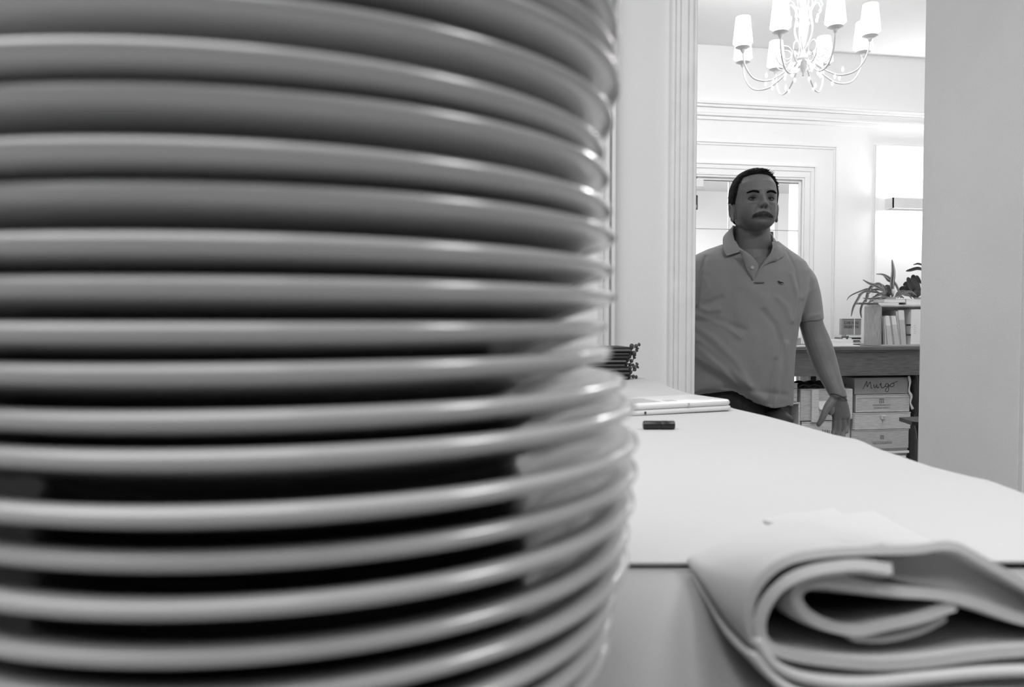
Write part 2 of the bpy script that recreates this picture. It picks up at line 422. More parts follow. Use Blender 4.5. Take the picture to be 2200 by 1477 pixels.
mb.build('centre_column', IRON, ch, smooth=True, sharp=50)
MB().lathe([(0, HC), (.06, HC), (.055, HC-.02), (.02, HC-.04), (0, HC-.04)], (H.x, H.y, 0), 24).build('ceiling_rose', IRON, ch, smooth=True, sharp=40)
RA = 0.345
for k in range(8):
    ph = math.radians(-19+45*k)
    # angle from the direction towards the camera
    vd = Vector((-H.x, -H.y, 0)).normalized(); dr = vd*math.cos(ph)+Vector((-vd.y, vd.x, 0))*math.sin(ph)
    def q(r, z): return Vector((H.x, H.y, 0))+dr*r+Vector((0, 0, z))
    path = subdiv_smooth([q(.02, zc-.06), q(.07, zc-.09), q(.13, zc-.14), q(.20, zc-.175), q(.28, zc-.165), q(.33, zc-.10), q(RA, zc-.02)], 6)
    arm = MB().tube(path, .0045, 8).build('arm', IRON, ch, smooth=True)
    MB().lathe([(0, zc-.03), (.008, zc-.028), (.014, zc-.012), (.04, zc), (.038, zc+.004), (.01, zc+.004), (.01, zc+.03), (0, zc+.03)], q(RA, 0), 18).build('drip_cup', IRON, arm, smooth=True, sharp=40)
    r1, r0, zb_, zt_ = .053, .038, zc+.022, zc+.162
    MB().lathe([(r1, zb_), (r0, zt_), (r0-.003, zt_), (r1-.003, zb_), (r1, zb_)], q(RA, 0), 28).build('lamp_shade', SH, arm, smooth=True, sharp=60)
    # scroll above the arm and crystal drops
    sp = [q(.05+.055*math.cos(a)*(1-a/9)+.05, zc-.03+.055*math.sin(a)*(1-a/9)) for a in np.linspace(-1.6, 5.6, 26)]
    MB().tube(sp, .0035, 6).build('scroll', IRON, arm, smooth=True)
    sp = subdiv_smooth([q(.014, zc+.0), q(.05, zc+.10), q(.04, zc+.2), q(.075, zc+.26), q(.10, zc+.22), q(.08, zc+.19)], 5)
    MB().tube(sp, .0035, 6).build('scroll', IRON, arm, smooth=True)
    for (r, z) in ((.10, zc-.13), (.17, zc-.17), (.075, zc+.17), (.06, zc-.08), (.21, zc-.14), (.13, zc-.05)):
        c = q(r, z)
        MB().lathe([(0, -.022), (.007, -.014), (.008, -.004), (.003, .006), (0, .012)], c, 8).build('crystal_drop', CRY, ch)
point('chandelier_glow', (H.x, H.y, zc+.35), .15, 58)

# ---------------------------------------------------------------- the counter and its cloth
ZT = CAMZ-.1475                    # counter surface
ZC = ZT+.0035                      # cloth surface
edge_px = [(2500, 1160), (2330, 1100), (2200, 1057), (2110, 1024), (2080, 1019), (2000, 999), (1960, 986), (1870, 956), (1840, 941), (1800, 934), (1700, 906), (1650, 893), (1580, 877), (1487, 846), (1440, 831), (1415, 819)]
E = [atz(x, y, ZC) for x, y in edge_px]
E = [Vector((E[0].x-.01, -.3, ZC))]+E
E.sort(key=lambda v: v.y)
Yfar = atz(1380, 813, ZC).y
ys = np.linspace(0, 1, 90)
front_y = lambda x: atz(1425, 1210, ZC).y - math.tan(PSI)*(x-atz(1425, 1210, ZC).x)   # near edge of the cloth, seen level in the photo
ey = np.array([e.y for e in E]); ex = np.array([e.x for e in E])
def edge_x(y): return float(np.interp(y, ey, ex))
xl = -1.35
P = []
for s in ys:
    row = []
    xr_guess = edge_x(front_y(.45)+(Yfar-front_y(.45))*s)
    cols = list(np.linspace(xl, xr_guess-.02, 60))
    for x in cols:
        y = front_y(x)+(Yfar-front_y(x))*s
        z = ZC+.0012*math.sin(7*x+3*y)*math.sin(9*y+2*x)
        row.append(Vector((x, y, z)))
    y = row[-1].y; wv = .006*math.sin(23*y)+.004*math.sin(51*y+1)
    for (dx, dz) in ((-.008, -.0005), (0, -.003), (.006, -.011), (.009, -.03), (.011+wv, -.12), (.014+2.2*wv, -.35), (.018+3*wv, -.62), (.02+3.4*wv, -.80)):
        row.append(Vector((xr_guess+dx, y, ZC+dz)))
    P.append(row)
last = P[-1]                        # far end drop
for (dy, dz) in ((.012, -.002), (.02, -.012), (.024, -.05), (.03, -.3), (.04, -.8)):
    P.append([Vector((v.x, v.y+dy+.004*math.sin(30*v.x), min(v.z, ZC+dz))) for v in last])
mb = MB(); mb.sheet(P, .0016, lambda i, j: Vector((0, 0, 1)) if j < 62 else Vector((1, 0, 0)))
cl = mb.build('tablecloth', CLOTH, smooth=True, sharp=70)
tag(cl, 'white cloth spread over the long counter and hanging over its side', 'tablecloth')
ct = thing('counter', (-.4, .6, 0), 'long service counter with smooth grey top in front of the stacked plates', 'counter')
mb = MB()
yfar = Yfar-.02
mb.poly([Vector((-1.33, -.45, ZT)), Vector((edge_x(.3)-.03, -.45, ZT)), Vector((edge_x(.55)-.03, .55, ZT)), Vector((edge_x(yfar)-.02, yfar, ZT)), Vector((-1.33, yfar, ZT))], Vector((0, 0, -.035)))
mb.build('counter_top', COUNTER, ct)
MB().box((-1.28, -.35, .08), (.40, yfar-.06, ZT-.035)).build('cabinet_body', DARK, ct)
MB().box((-1.24, -.30, 0), (.36, yfar-.1, .08)).build('plinth', BLACKP, ct)

# ---------------------------------------------------------------- the stack of plates
heights = [9.66, 8.79, 7.53, 6.23, 5.32, 4.02, 3.06, 1.81, .79, -.32, -1.32, -2.45, -3.36, -4.65, -5.80, -6.94, -8.21, -9.36, -10.51]
offs = [(-.14,.08),(-.03,-.02),(-.29,.14),(-.68,-.33),(-.45,.04),(-.38,-.13),(-.16,.26),(-.29,-.07),(-.15,.09),(-.51,.04),(-.31,.06),(.19,.03),(.57,-.11),(.63,-.40),(.67,-.08),(.56,-.15),(.41,.12),(.41,.34),(-.05,.07)]
heights = [13.2, 12.0, 10.8]+heights+[-11.50, -12.40]
offs = [(.05, .05), (-.1, .02), (-.1, 0)]+offs+[(-.2, .1), (-.3, .1)]
order = list(zip(heights, offs))[::-1]
ordn = ['lowest','second','third','fourth','fifth','sixth','seventh','eighth','ninth','tenth','eleventh','twelfth','thirteenth','fourteenth','fifteenth','sixteenth','seventeenth','eighteenth','nineteenth','twentieth','twenty-first','twenty-second','twenty-third','twenty-fourth']
R = .135
prevwell = ZT
for i, (h, (dx, dy)) in enumerate(order):
    c = rot_to_room(-.09233+dx*.01, .32087+dy*.01); zr = CAMZ+h*.01
    foot = prevwell-zr
    ww = -.0125
    prof = [(0, ww-.005), (.080, ww-.005), (.0815, foot+.0008), (.0835, foot), (.0865, foot), (.0885, foot+.001), (.0905, ww-.006), (.096, ww-.0040),
            (.113, -.0092), (.128, -.0040), (.1325, -.0028), (.1344, -.0014), (.135, 0), (.1344, .0014), (.1330, .0020), (.1300, .0020), (.125, .0008),
            (.110, -.0045), (.101, -.0095), (.096, ww+.0008), (.091, ww), (0, ww)]
    mb = MB(); mb.lathe(prof, (c.x, c.y, zr), 144)
    o = mb.build('dinner_plate', PORC, smooth=True, sharp=50)
    tag(o, 'white porcelain plate, '+ordn[i]+' from the counter in the tall blurred stack' if i else 'white porcelain plate at the very bottom of the tall stack, on the counter', 'plate', 'plates in the tall stack')
    prevwell = zr+ww

# ---------------------------------------------------------------- the folded cloth in the right foreground
d0 = .305; sc0 = d0/F
def camxz(px_, py_):               # cam-frame x and height at the bundle's front
    p = atd(px_, py_, d0); q_ = p-CAM; return q_.dot(RH), p.z
def sweep(pts, th, name, parent, k=5, depth=.15, fan=.75, drop=.72, y_in=0.0, mi=NAP):
    pp = [camxz(*p) for p in pts]
    pp = subdiv_smooth([Vector((a, b, 0)) for a, b in pp], k)
    n = 16; G = []
    for i in range(n):
        s = i/(n-1); row = []
        for v in pp:
            x, z = v.x, v.y
            dd = d0+y_in+s*(depth+fan*max(0, x-.1))
            hz = z-ZT
            zz_ = ZT+max(.0022, hz*(1-(drop+.14*max(0, 1-(x-.1)/.12))*(s**.8)))+.0006*math.sin(40*x+9*s)
            wp = .0015*math.sin(6*s+30*x)
            p = rot_to_room(x+wp+.010*s, dd, zz_); row.append(p)
        G.append(row)
    J = len(pp)
    def nrm(i, j):
        a = G[i][min(j+1, J-1)]-G[i][max(j-1, 0)]; b = G[min(i+1, n-1)][j]-G[max(i-1, 0)][j]
        nn = a.cross(b); return nn.normalized() if nn.length > 1e-9 else Vector((0, 0, 1))
    mb = MB(); mb.sheet(G, th, nrm); o = mb.build(name, mi, parent, smooth=True, sharp=60)
    m_ = o.modifiers.new('bevel', 'BEVEL'); m_.width = th*.45; m_.segments = 3; m_.limit_method = 'ANGLE'; m_.angle_limit = math.radians(50)
    return o
nb = rot_to_room(.17, .35, ZT)
nt_ = thing('folded_cloth', nb, 'thick white cloth folded into loops in the right foreground on the counter', 'napkin')
sweep([(1925, 1222), (1850, 1211), (1765, 1219), (1700, 1240), (1655, 1280), (1632, 1335), (1645, 1382), (1700, 1405), (1800, 1420), (1900, 1428), (2000, 1424), (2100, 1412), (2220, 1402), (2360, 1400), (2520, 1410)], .0042, 'fold', nt_, depth=.11, fan=.55, drop=.78)
sweep([(2070, 1312), (1990, 1338), (1920, 1352), (1860, 1362), (1800, 1352), (1745, 1325), (1722, 1288), (1742, 1258), (1790, 1246), (1860, 1260), (1950, 1277), (2040, 1288), (2120, 1308), (2210, 1342), (2350, 1372), (2500, 1388)], .0042, 'fold', nt_, y_in=.004, depth=.09, fan=.5)
sweep([(1850, 1380), (1920, 1386), (2000, 1370), (2060, 1340)], .0035, 'fold', nt_, y_in=.006, depth=.08, fan=.3)
def npt(a, b, yi):
    x_, z_ = camxz(a, b); return rot_to_room(x_, d0+yi, z_)
top_ = subdiv_smooth([Vector((a, b, 0)) for a, b in [(1935, 1222), (1985, 1218), (2062, 1210), (2130, 1240), (2210, 1287), (2330, 1350)]], 4)
bot_ = subdiv_smooth([Vector((a, b, 0)) for a, b in [(1935, 1262), (1985, 1274), (2050, 1286), (2120, 1306), (2210, 1340), (2330, 1370)]], 4)
G_ = [[npt(a.x*(1-f)+b.x*f, a.y*(1-f)+b.y*f, .010*(1-f)+.010) for f in np.linspace(0, 1, 6)] for a, b in zip(top_, bot_)]
MB().sheet(G_, .002, lambda i, j: Vector((0, -.6, .8))).build('fold', NAP, nt_, smooth=True, sharp=60)
sweep([(1640, 1400), (1612, 1350), (1618, 1290), (1650, 1240), (1705, 1205), (1790, 1190), (1900, 1186), (1985, 1186), (2062, 1180), (2130, 1215), (2210, 1262), (2330, 1330), (2480, 1388)], .0034, 'fold', nt_, y_in=.003, drop=.66)
sweep([(1985, 1222), (2070, 1222), (2150, 1262), (2240, 1310), (2350, 1352)], .003, 'fold', nt_, y_in=.03)
sweep([(1618, 1365), (1660, 1420), (1730, 1450), (1850, 1462), (2000, 1452), (2150, 1442), (2330, 1440), (2520, 1446)], .0036, 'fold', nt_, y_in=-.004, drop=.8)
sweep([(1600, 1385), (1650, 1440), (1720, 1478), (1850, 1492), (2050, 1490), (2250, 1486), (2520, 1486)], .003, 'fold', nt_, y_in=-.008, drop=.86)

# ---------------------------------------------------------------- things on the counter
# white device
A0 = atz(1372, 896, ZC); A1 = atz(1577, 884, ZC)
u = (A1-A0); L = u.length; u.normalize(); vv = Vector((-u.y, u.x, 0))
A0 = A0-u*.02; L += .02
dv = thing('white_device', A0+u*L*.5+vv*.06, 'flat white rounded plastic device with a seam along its edge, lying on the tablecloth', 'device')
def slab(h0, h1, inset, wdt, r=.006, n=5):
    mb = MB(); rings = []
    o = A0+u*inset+vv*inset; l = L-2*inset; w_ = wdt-2*inset
    def rr(e, z):
        pts = []
        cr = .012
        for (cx, cy, a0) in ((cr, cr, PI), (l-cr, cr, 1.5*PI), (l-cr, w_-cr, 0), (cr, w_-cr, .5*PI)):
            for k in range(n):
                a = a0+PI/2*k/(n-1); pts.append(o+u*(cx+(cr-e)*math.cos(a))+vv*(cy+(cr-e)*math.sin(a))+Vector((0, 0, z-ZC)))
        return pts
    e = min(r, (h1-h0)/2)
    lv = [(e, h0), (e*.3, h0+e*.3), (0, h0+e), (0, h1-e), (e*.3, h1-e*.3), (e, h1)]
    vs = []; m = 4*n
    for (q_, z) in lv: vs += rr(q_, ZC+z)
    fs = [tuple(range(m-1, -1, -1)), tuple(range(5*m, 6*m))]
    for i in range(5):
        for k in range(m): fs.append((i*m+k, i*m+(k+1) % m, (i+1)*m+(k+1) % m, (i+1)*m+k))
    return mb.add(vs, fs)
slab(.0014, .0088, 0, .10, .003).build('lower_shell', WHITEP, dv, smooth=True, sharp=40)
slab(.0090, .0178, .0010, .10, .004).build('upper_shell', WHITEP, dv, smooth=True, sharp=40)
def plate_on(a, b, w0, w1, z0, z1, name, m, mbv=0):
    mb = MB(); c = A0+u*((a+b)/2)+vv*((w0+w1)/2); c.z = ZC+(z0+z1)/2
    mb.obox(c, u*((b-a)/2), vv*((w1-w0)/2), Vector((0, 0, (z1-z0)/2)))
    return mb.build(name, m, dv)
plate_on(.012, .072, .02, .07, .0177, .0182, 'display_panel', GREYP)
plate_on(.085, .104, .022, .036, .0177, .0182, 'button', GREYP)
plate_on(L*.56, L*.56+.0012, -.0006, .004, .0095, .0165, 'front_catch', GREYP)
plate_on(.030, .033, -.0006, .003, .003, .007, 'port', BLACKP)
# black lighter / cap lying in front of it
B0 = atz(1384, 923, ZC+.001); B1 = atz(1449, 923, ZC+.001); B0 = B0+(B0-B1)*.04
bu = (B1-B0).normalized()
lt = thing('black_marker', (B0+B1)/2, 'stubby black marker cap lying on the cloth in front of the white device', 'marker')
r_ = .0056
cc = lambda t_: B0+bu*t_+Vector((0, 0, r_))
Lb = (B1-B0).length
MB().tube([cc(.0), cc(.0015), cc(Lb*.55)], [r_*.8, r_, r_], 16).build('barrel', BLACKP, lt, smooth=True, sharp=40)
MB().tube([cc(Lb*.56), cc(Lb*.58), cc(Lb-.0015), cc(Lb)], [r_*.97, r_*1.03, r_*1.03, r_*.85], 16).build('cap', BLACKP, lt, smooth=True, sharp=40)
# menu folders
zt0 = ZC+.002
tops = [746, 757, 764, 771, 780, 789, 797, 806]
mp_ = atz(1362, 817, ZC); my = mp_.y
nm = ['topmost', 'second from the top', 'third from the top', 'fourth from the top', 'fourth from the bottom', 'third from the bottom', 'second from the bottom', 'bottom']
nm = ['topmost', 'second', 'third', 'fourth', 'fifth', 'sixth', 'seventh', 'lowest']
zs_ = [at(1350, t_, my).z for t_ in tops]+[ZC+.001]
zs_ = [zs_[-1]+(z-zs_[-1])*1.0 for z in zs_]
ends = [1357, 1354, 1351, 1347, 1345, 1352, 1354, 1352]
for i in range(8):
    zt_, zb_ = zs_[i]-.0004, zs_[i+1]+.0002
    xr = at(ends[i], 780, my).x; xl_ = xr-.23
    yy = my-.006+.003*math.sin(i*2.1); yb_ = min(yy+.15, Yfar-.001) if False else yy+.0
    y0_, y1_ = yy, yy+.11
    mth = thing('menu_folder', ((xl_+xr)/2, (y0_+y1_)/2, zb_), 'black corded menu folder, '+nm[i]+' in the stack at the counter\'s far end', 'menu', 'menu folders stacked on the counter')
    e = (zt_-zb_)
    mb = MB(); mb.box((xl_, y0_, zt_-e*.28), (xr, y1_, zt_), bev=.0008); mb.box((xl_, y0_, zb_), (xr, y1_, zb_+e*.28), bev=.0008)
    mb.build('cover', LEATHER, mth)
    MB().box((xl_+.004, y0_+.004, zb_+e*.3), (xr-.003, y1_-.004, zt_-e*.3)).build('pages', PAPER if i in (1, 3, 5) else GREYP, mth)
    yk = y0_+.02
    kz = (zt_+zb_)/2
    mb = MB(); rr_ = random.Random(i)
    pts = subdiv_smooth([(xr-.005, yk, kz), (xr+.008, yk-.004, kz+.003), (xr+.017, yk, kz+rr_.uniform(-.006, .012)), (xr+.024, yk+.004, kz+rr_.uniform(-.004, .016))], 5)
    mb.tube(pts, [.0028+.0022*math.sin(k_*.9) for k_ in range(len(pts))], 8)
    mb.ell((xr+.004, yk-.002, kz+(.008 if i == 0 else .001)), .0055, .005, .0058, 10, 8)
    mb.build('cord_knot', LEATHER2, mth, smooth=True)

# ---------------------------------------------------------------- desk and its load
DY = 5.18                          # front plane of the desk
def bxp(x0, y0, x1, y1, Y, dep, bev=.002, mb=None):
    cx, cy = (x0+x1)/2, (y0+y1)/2
    X0, X1 = at(x0, cy, Y).x, at(x1, cy, Y).x; Z0, Z1 = at(cx, y1, Y).z, at(cx, y0, Y).z
    return (mb or MB()).box((X0, Y, Z0), (X1, Y+dep, Z1), bev=bev)
dk = thing('console_desk', (at(1830, 760, DY).x, DY+.3, 0), 'long dark-stained wooden desk against the far wall carrying books and crates', 'desk')
zt1 = at(1830, 745, DY).z; zt2 = at(1830, 757, DY).z; za = at(1830, 808, DY).z
xa, xb = at(1640, 760, DY).x, at(2230, 760, DY).x
mb = MB(); mb.box((xa-.02, DY-.02, zt2+.012), (xb, DY+.62, zt1), bev=.004); mb.box((xa-.008, DY-.01, zt2), (xb, DY+.6, zt2+.013), bev=.003)
mb.build('desk_top', OAK, dk)
mb = MB(); mb.box((xa, DY+.005, za), (xb-.02, DY+.03, zt2)); mb.box((xa, DY+.02, za), (xa+.025, DY+.58, zt2)); mb.box((xa, DY+.56, za), (xb-.02, DY+.58, zt2))
mb.build('apron', OAK, dk)
def leg(pxa, pxb, Y):
    X0, X1 = at(pxa, 820, Y).x, at(pxb, 820, Y).x
    mb = MB(); c = Vector(((X0+X1)/2, Y+(X1-X0)/2, 0)); hw = (X1-X0)/2
    mb.loft([(c+Vector((0, 0, z)), Vector((hw*k, 0, 0)), Vector((0, hw*k, 0))) for z, k in ((0, .7), (.3, .85), (za-.05, 1), (za+.01, 1))], 4)
    return mb.build('leg', OAK, dk)
leg(1650, 1664, DY+.01); leg(1745, 1757, DY+.3); leg(1692, 1701, DY+.5); leg(2205, 2225, DY+.01); leg(2120, 2134, DY+.5)
desk_z = zt1

def crate(label, x0, y0, x1, y1, Y, dep, m=PINE, planks=1, lid=True, name='wine_crate', group='wooden wine crates under the desk', cat='crate', floor_z=None):
    cx, cy = (x0+x1)/2, (y0+y1)/2
    X0, X1 = at(x0, cy, Y).x, at(x1, cy, Y).x; Z0, Z1 = at(cx, y1, Y).z, at(cx, y0, Y).z
    if floor_z is not None: Z0 = floor_z
    t = thing(name, ((X0+X1)/2, Y+dep/2, Z0), label, cat, group)
    th = .009; zt_ = Z1-(.008 if lid else 0)
    hp = (zt_-Z0)/planks
    for k in range(planks):
        MB().box((X0, Y, Z0+k*hp+.0006), (X1, Y+th, Z0+(k+1)*hp-.0006), bev=.0012).build('front_board', m, t)
    MB().box((X0, Y+th, Z0), (X0+th, Y+dep-th, zt_), bev=.001).build('side_board', m, t)
    MB().box((X1-th, Y+th, Z0), (X1, Y+dep-th, zt_), bev=.001).build('side_board', m, t)
    MB().box((X0, Y+dep-th, Z0), (X1, Y+dep, zt_), bev=.001).build('back_board', m, t)
    MB().box((X0+th, Y+th, Z0), (X1-th, Y+dep-th, Z0+th)).build('base_board', m, t)
    if lid: MB().box((X0-.002, Y-.002, zt_+.0005), (X1+.002, Y+dep, Z1), bev=.001).build('lid', m, t)
    return t, X0, X1, Z0, Z1
CY = DY+.06
# right hand pile
zlast = at(1890, 965, CY).z
t, X0, X1, Z0, Z1 = crate('brown cardboard box marked Murgo in black, topmost of the right pile under the desk', 1836, 812, 1951, 847, CY, .30, CARD, name='cardboard_box', group='boxes piled under the desk at right', cat='box')
def inkline(pts, t, Y, r=.0022, m=INK, name='handwriting'):
    P_ = subdiv_smooth([at(a, b, Y)-Vector((0, .0015, 0)) for a, b in pts], 4)
    return MB().tube(P_, r, 6, flat=.4, ref=(0, 1, 0)).build(name, m, t)
sx = lambda x, y: (1830+x/7.77, 800+y/7.77)
inkline([sx(*p) for p in [(180, 282), (205, 245), (240, 165), (252, 160), (258, 245), (300, 165), (312, 190), (325, 265), (338, 268)]], t, CY)
inkline([sx(*p) for p in [(368, 205), (366, 240), (385, 262), (412, 225), (416, 205), (420, 250), (438, 262), (452, 240)]], t, CY)
inkline([sx(*p) for p in [(458, 215), (480, 200), (488, 178), (484, 230), (500, 262), (530, 260), (560, 232)]], t, CY)
inkline([sx(*p) for p in [(610, 200), (585, 190), (560, 215), (568, 245), (598, 235), (612, 200), (615, 270), (600, 325), (570, 322), (565, 285), (610, 240), (645, 215)]], t, CY)
inkline([sx(*p) for p in [(660, 190), (640, 215), (650, 245), (690, 235), (708, 205), (680, 188), (660, 195), (720, 170), (762, 150)]], t, CY)
g2 = 'boxes piled under the desk at right'
t, X0, X1, Z0, Z1 = crate('pale pine wine crate with a bordered front and pillared stamp, second in the right pile', 1838, 848, 1953, 886, CY, .30, PINE, group=g2)
mb = MB(); bw = .006
for (a0, b0, a1, b1) in ((X0, Z1-.022, X1, Z1-.012), (X0, Z0+.003, X1, Z0+.011), (X0, Z0+.0112, X0+bw, Z1-.0222), (X1-bw, Z0+.0112, X1, Z1-.0222)): mb.box((a0, CY-.004, b0), (a1, CY, b1))
mb.build('front_border', PINE2, t)
def stamp(t, cx, cy, w_, h_, Y, txts, ts):
    c = at(cx, cy, Y)
    mb = MB(); yy = Y-.0008
    mb.poly([Vector((c.x-w_/2, yy, c.z+h_/2)), Vector((c.x+w_/2, yy, c.z+h_/2)), Vector((c.x+w_*.4, yy, c.z+h_*.25)), Vector((c.x-w_*.4, yy, c.z+h_*.25))], Vector((0, .0008, 0)))
    for k in (-.32, 0, .32):
        mb.box((c.x+w_*k-w_*.09, yy, c.z-h_*.5), (c.x+w_*k+w_*.09, Y, c.z+h_*.15))
    mb.build('stamped_emblem', INK2, t)
    for (txt, dy, wd) in txts:
        p = at(cx, cy+dy, Y); text_mesh(txt, ts, (p.x, Y-.0006, p.z), t, INK2, width=wd)
stamp(t, 1894, 862, .045, .034, CY, [('MASTROBERARDINO', 9, .14), ('TAURASI RADICI', 15, .13)], .016)
t, X0, X1, Z0, Z1 = crate('pale pine wine crate with finger joints and a metal clasp, third in the right pile', 1832, 887, 1956, 923, CY, .30, PINE2, group=g2)
mb = MB()
for k in range(9): mb.box((X0-.0015, CY-.002, Z0+(Z1-Z0)*(k+.2)/9.5), (X0+.014, CY, Z0+(Z1-Z0)*(k+.65)/9.5))
mb.build('finger_joint', PINEV, t)
c = at(1897, 897, CY)
MB().box((c.x-.018, CY-.012, c.z-.016), (c.x+.018, CY, c.z+.016), bev=.003).build('clasp', mat('zinc', .6, .4, noise=.05, metal=.3), t)
MB().box((c.x-.009, CY-.015, c.z-.006), (c.x+.011, CY-.012, c.z+.008), bev=.001).build('clasp_tongue', GREYP, t)
MB().tube([(c.x, CY-.002, c.z-.018), (c.x, CY-.003, c.z-.045)], .004, 6).build('peg', PINE, t)
t, X0, X1, Z0, Z1 = crate('pine wine crate with a small crown stamp and lettering, lowest box of the right pile', 1829, 924, 1952, 965, CY, .30, PINE, group=g2)
stamp(t, 1895, 940, .034, .028, CY, [('TASCA D\'ALMERITA', 13, .16)], .019)
c = at(1895, 949, CY); MB().box((c.x-.085, CY-.0008, c.z-.001), (c.x+.085, CY, c.z+.001)).build('printed_line', INK2, t)
mb_z = Z0
# papers under the pile
n = 14; hgt = mb_z
for k in range(n):
    z0_, z1_ = hgt*k/n, hgt*(k+1)/n
    sh = .012*math.sin(k*1.7)
    o = MB().box((at(1836, 965, CY).x+sh, CY+.004*math.cos(k*2.3), z0_+.0005), (at(1950, 965, CY).x+sh, CY+.28, z1_-.0005), bev=.002).build('magazine', [PAPER, MGREY][k % 2])
    tag(o, ['white-edged', 'dark-edged'][k % 2]+' magazine bundle, '+ordn[k]+' from the floor under the wine crates', 'magazine', 'magazines stacked beneath the right pile')
# black panel behind the pile
o = thing('black_case', (at(1890, 860, DY+.45).x, DY+.5, 0), 'tall black case standing behind the right pile under the desk', 'case')
xk0, xk1 = at(1797, 830, DY+.45).x, at(2010, 830, DY+.45).x
MB().box((xk0, DY+.42, 0), (xk1, DY+.54, za-.03), bev=.01).build('case_body', BLACKP, o)
MB().tube(subdiv_smooth([(xk0+.1, DY+.41, za-.2), (xk0+.12, DY+.395, za-.18), (xk0+.2, DY+.395, za-.18), (xk0+.22, DY+.41, za-.2)], 4), .006, 6).build('handle', LEATHER, o)
# left hand pile
g3 = 'crates on the left under the desk'
t, X0, X1, Z0, Z1 = crate('large pine crate with upright batten and white label, behind the man\'s hand', 1720, 836, 1829, 904, CY, .32, PINE, planks=2, group=g3)
bx0, bx1 = at(1742, 870, CY).x, at(1762, 870, CY).x
MB().box((bx0, CY-.016, Z0-.01), (bx0+.055, CY, Z1-.004), bev=.002).build('batten', PINE2, t)
MB().box((X1-.05, CY-.016, Z0+.01), (X1, CY, Z1-.004), bev=.002).build('batten', PINE2, t)
c = at(1762, 873, CY)
MB().poly([Vector((c.x-.02, CY-.001, c.z+.035)), Vector((c.x+.06, CY-.001, c.z+.035)), Vector((c.x+.06, CY-.012, c.z-.035)), Vector((c.x-.01, CY-.010, c.z-.022))], Vector((0, .001, 0))).build('paper_label', mat('white_label', .72, .8, noise=.03), t)
Zc = Z0
t, X0, X1, Z0, Z1 = crate('pine crate with printed lettering beneath the battened crate', 1722, 906, 1826, 946, CY, .30, PINE2, group=g3)
for k_ in range(9):
    p = at(1768+k_*4.6, 927+k_*.4, CY); MB().box((p.x-.004, CY-.0008, p.z-.012), (p.x+.002+.002*(k_ % 3), CY, p.z+.010)).build('stamped_mark', INK2, t)
zlow = Z0
t, X0, X1, Z0, Z1 = crate('lowest pine crate on the floor of the left pile', 1722, 947, 1828, 1000, CY, .30, PINE, group=g3, floor_z=0, planks=3)
# black fabric over the crate
P = []
x0_, x1_ = at(1718, 830, CY).x, at(1822, 830, CY).x; zq = at(1760, 836, CY).z
for i in range(14):
    P.append([Vector((x0_+(x1_-x0_)*j/25, CY+.02+.3*i/13, zq+.008+.022*abs(math.sin(j*.55+i*.2))*(1-.3*math.sin(i)))) for j in range(26)])
o = MB().sheet(P, .006, lambda i, j: Vector((0, 0, 1))).build('black_cloth', LEATHER, smooth=True)
tag(o, 'crumpled black cloth lying on the battened crate', 'cloth')
# stacked small boxes and open crate at the far left
t, X0, X1, Z0, Z1 = crate('small slatted pine crate peeking out beside the grey shirt hem', 1672, 824, 1713, 864, CY, .28, PINE, planks=4, group=g3)
t = thing('open_crate', (at(1690, 950, CY).x, CY+.15, 0), 'open grey wooden crate on its side, left of the battened crate', 'crate', g3)
X0, X1 = at(1655, 890, CY).x, at(1719, 890, CY).x; Z1 = Z0-.002 if False else at(1690, 865.5, CY).z
GW = mat('grey_weathered_wood', .13, .7, noise=.25, nscale=8, stretch=(2, 2, 20))
MB().box((X0, CY, Z1-.012), (X1, CY+.3, Z1), bev=.001).build('side_board', PINE2, t)
MB().box((X1-.012, CY, .02), (X1, CY+.3, Z1-.0125), bev=.001).build('side_board', PINE2, t)
MB().box((X0, CY, .02), (X0+.012, CY+.3, Z1-.0125), bev=.001).build('side_board', PINE2, t)
MB().box((X0, CY, 0), (X1, CY+.3, .0195)).build('side_board', PINE2, t)
for k in range(5):
    a_ = X0+.0125+(X1-X0-.025)*k/5; MB().box((a_+.001, CY+.10, .02), (a_+(X1-X0-.025)/5-.001, CY+.112, Z1-.013)).build('back_board', GW, t)
# dark bag with pale ribbon right of the pile
bc = at(1963, 850, CY+.02)
bgt = thing('dark_bag', (bc.x, bc.y, 0), 'crumpled black bag with pale ribbon hanging at the desk end', 'bag')
mb = MB(); mb.ell((0, 0, 0), .05, .10, .20, 20, 16); V = []
for v in mb.v:
    v = Vector(v); k_ = 1+.16*math.sin(v.z*40+v.x*60)+.1*math.sin(v.y*50+v.z*25); V.append(Vector((bc.x+.035+v.x*k_, bc.y+.1+v.y, bc.z-.0+v.z)))
mb.v = V; mb.build('bag_body', LEATHER, bgt, smooth=True)
MB().tube([(bc.x+.04, bc.y+.1, bc.z-.15), (bc.x+.04, bc.y+.1, .0)], [.05, .06], 10).build('bag_base', LEATHER, bgt)
rb = [at(a_, b_, CY-.01) for a_, b_ in ((1952, 808), (1955, 822), (1953, 840), (1958, 852), (1956, 866), (1961, 880))]
rb = subdiv_smooth(rb, 4)
MB().tube(rb, [.009+.003*math.sin(k_*.7) for k_ in range(len(rb))], 6, flat=.2, ref=(0, 1, 0)).build('ribbon', mat('pale_ribbon', .5, .6, noise=.2), bgt, smooth=True)
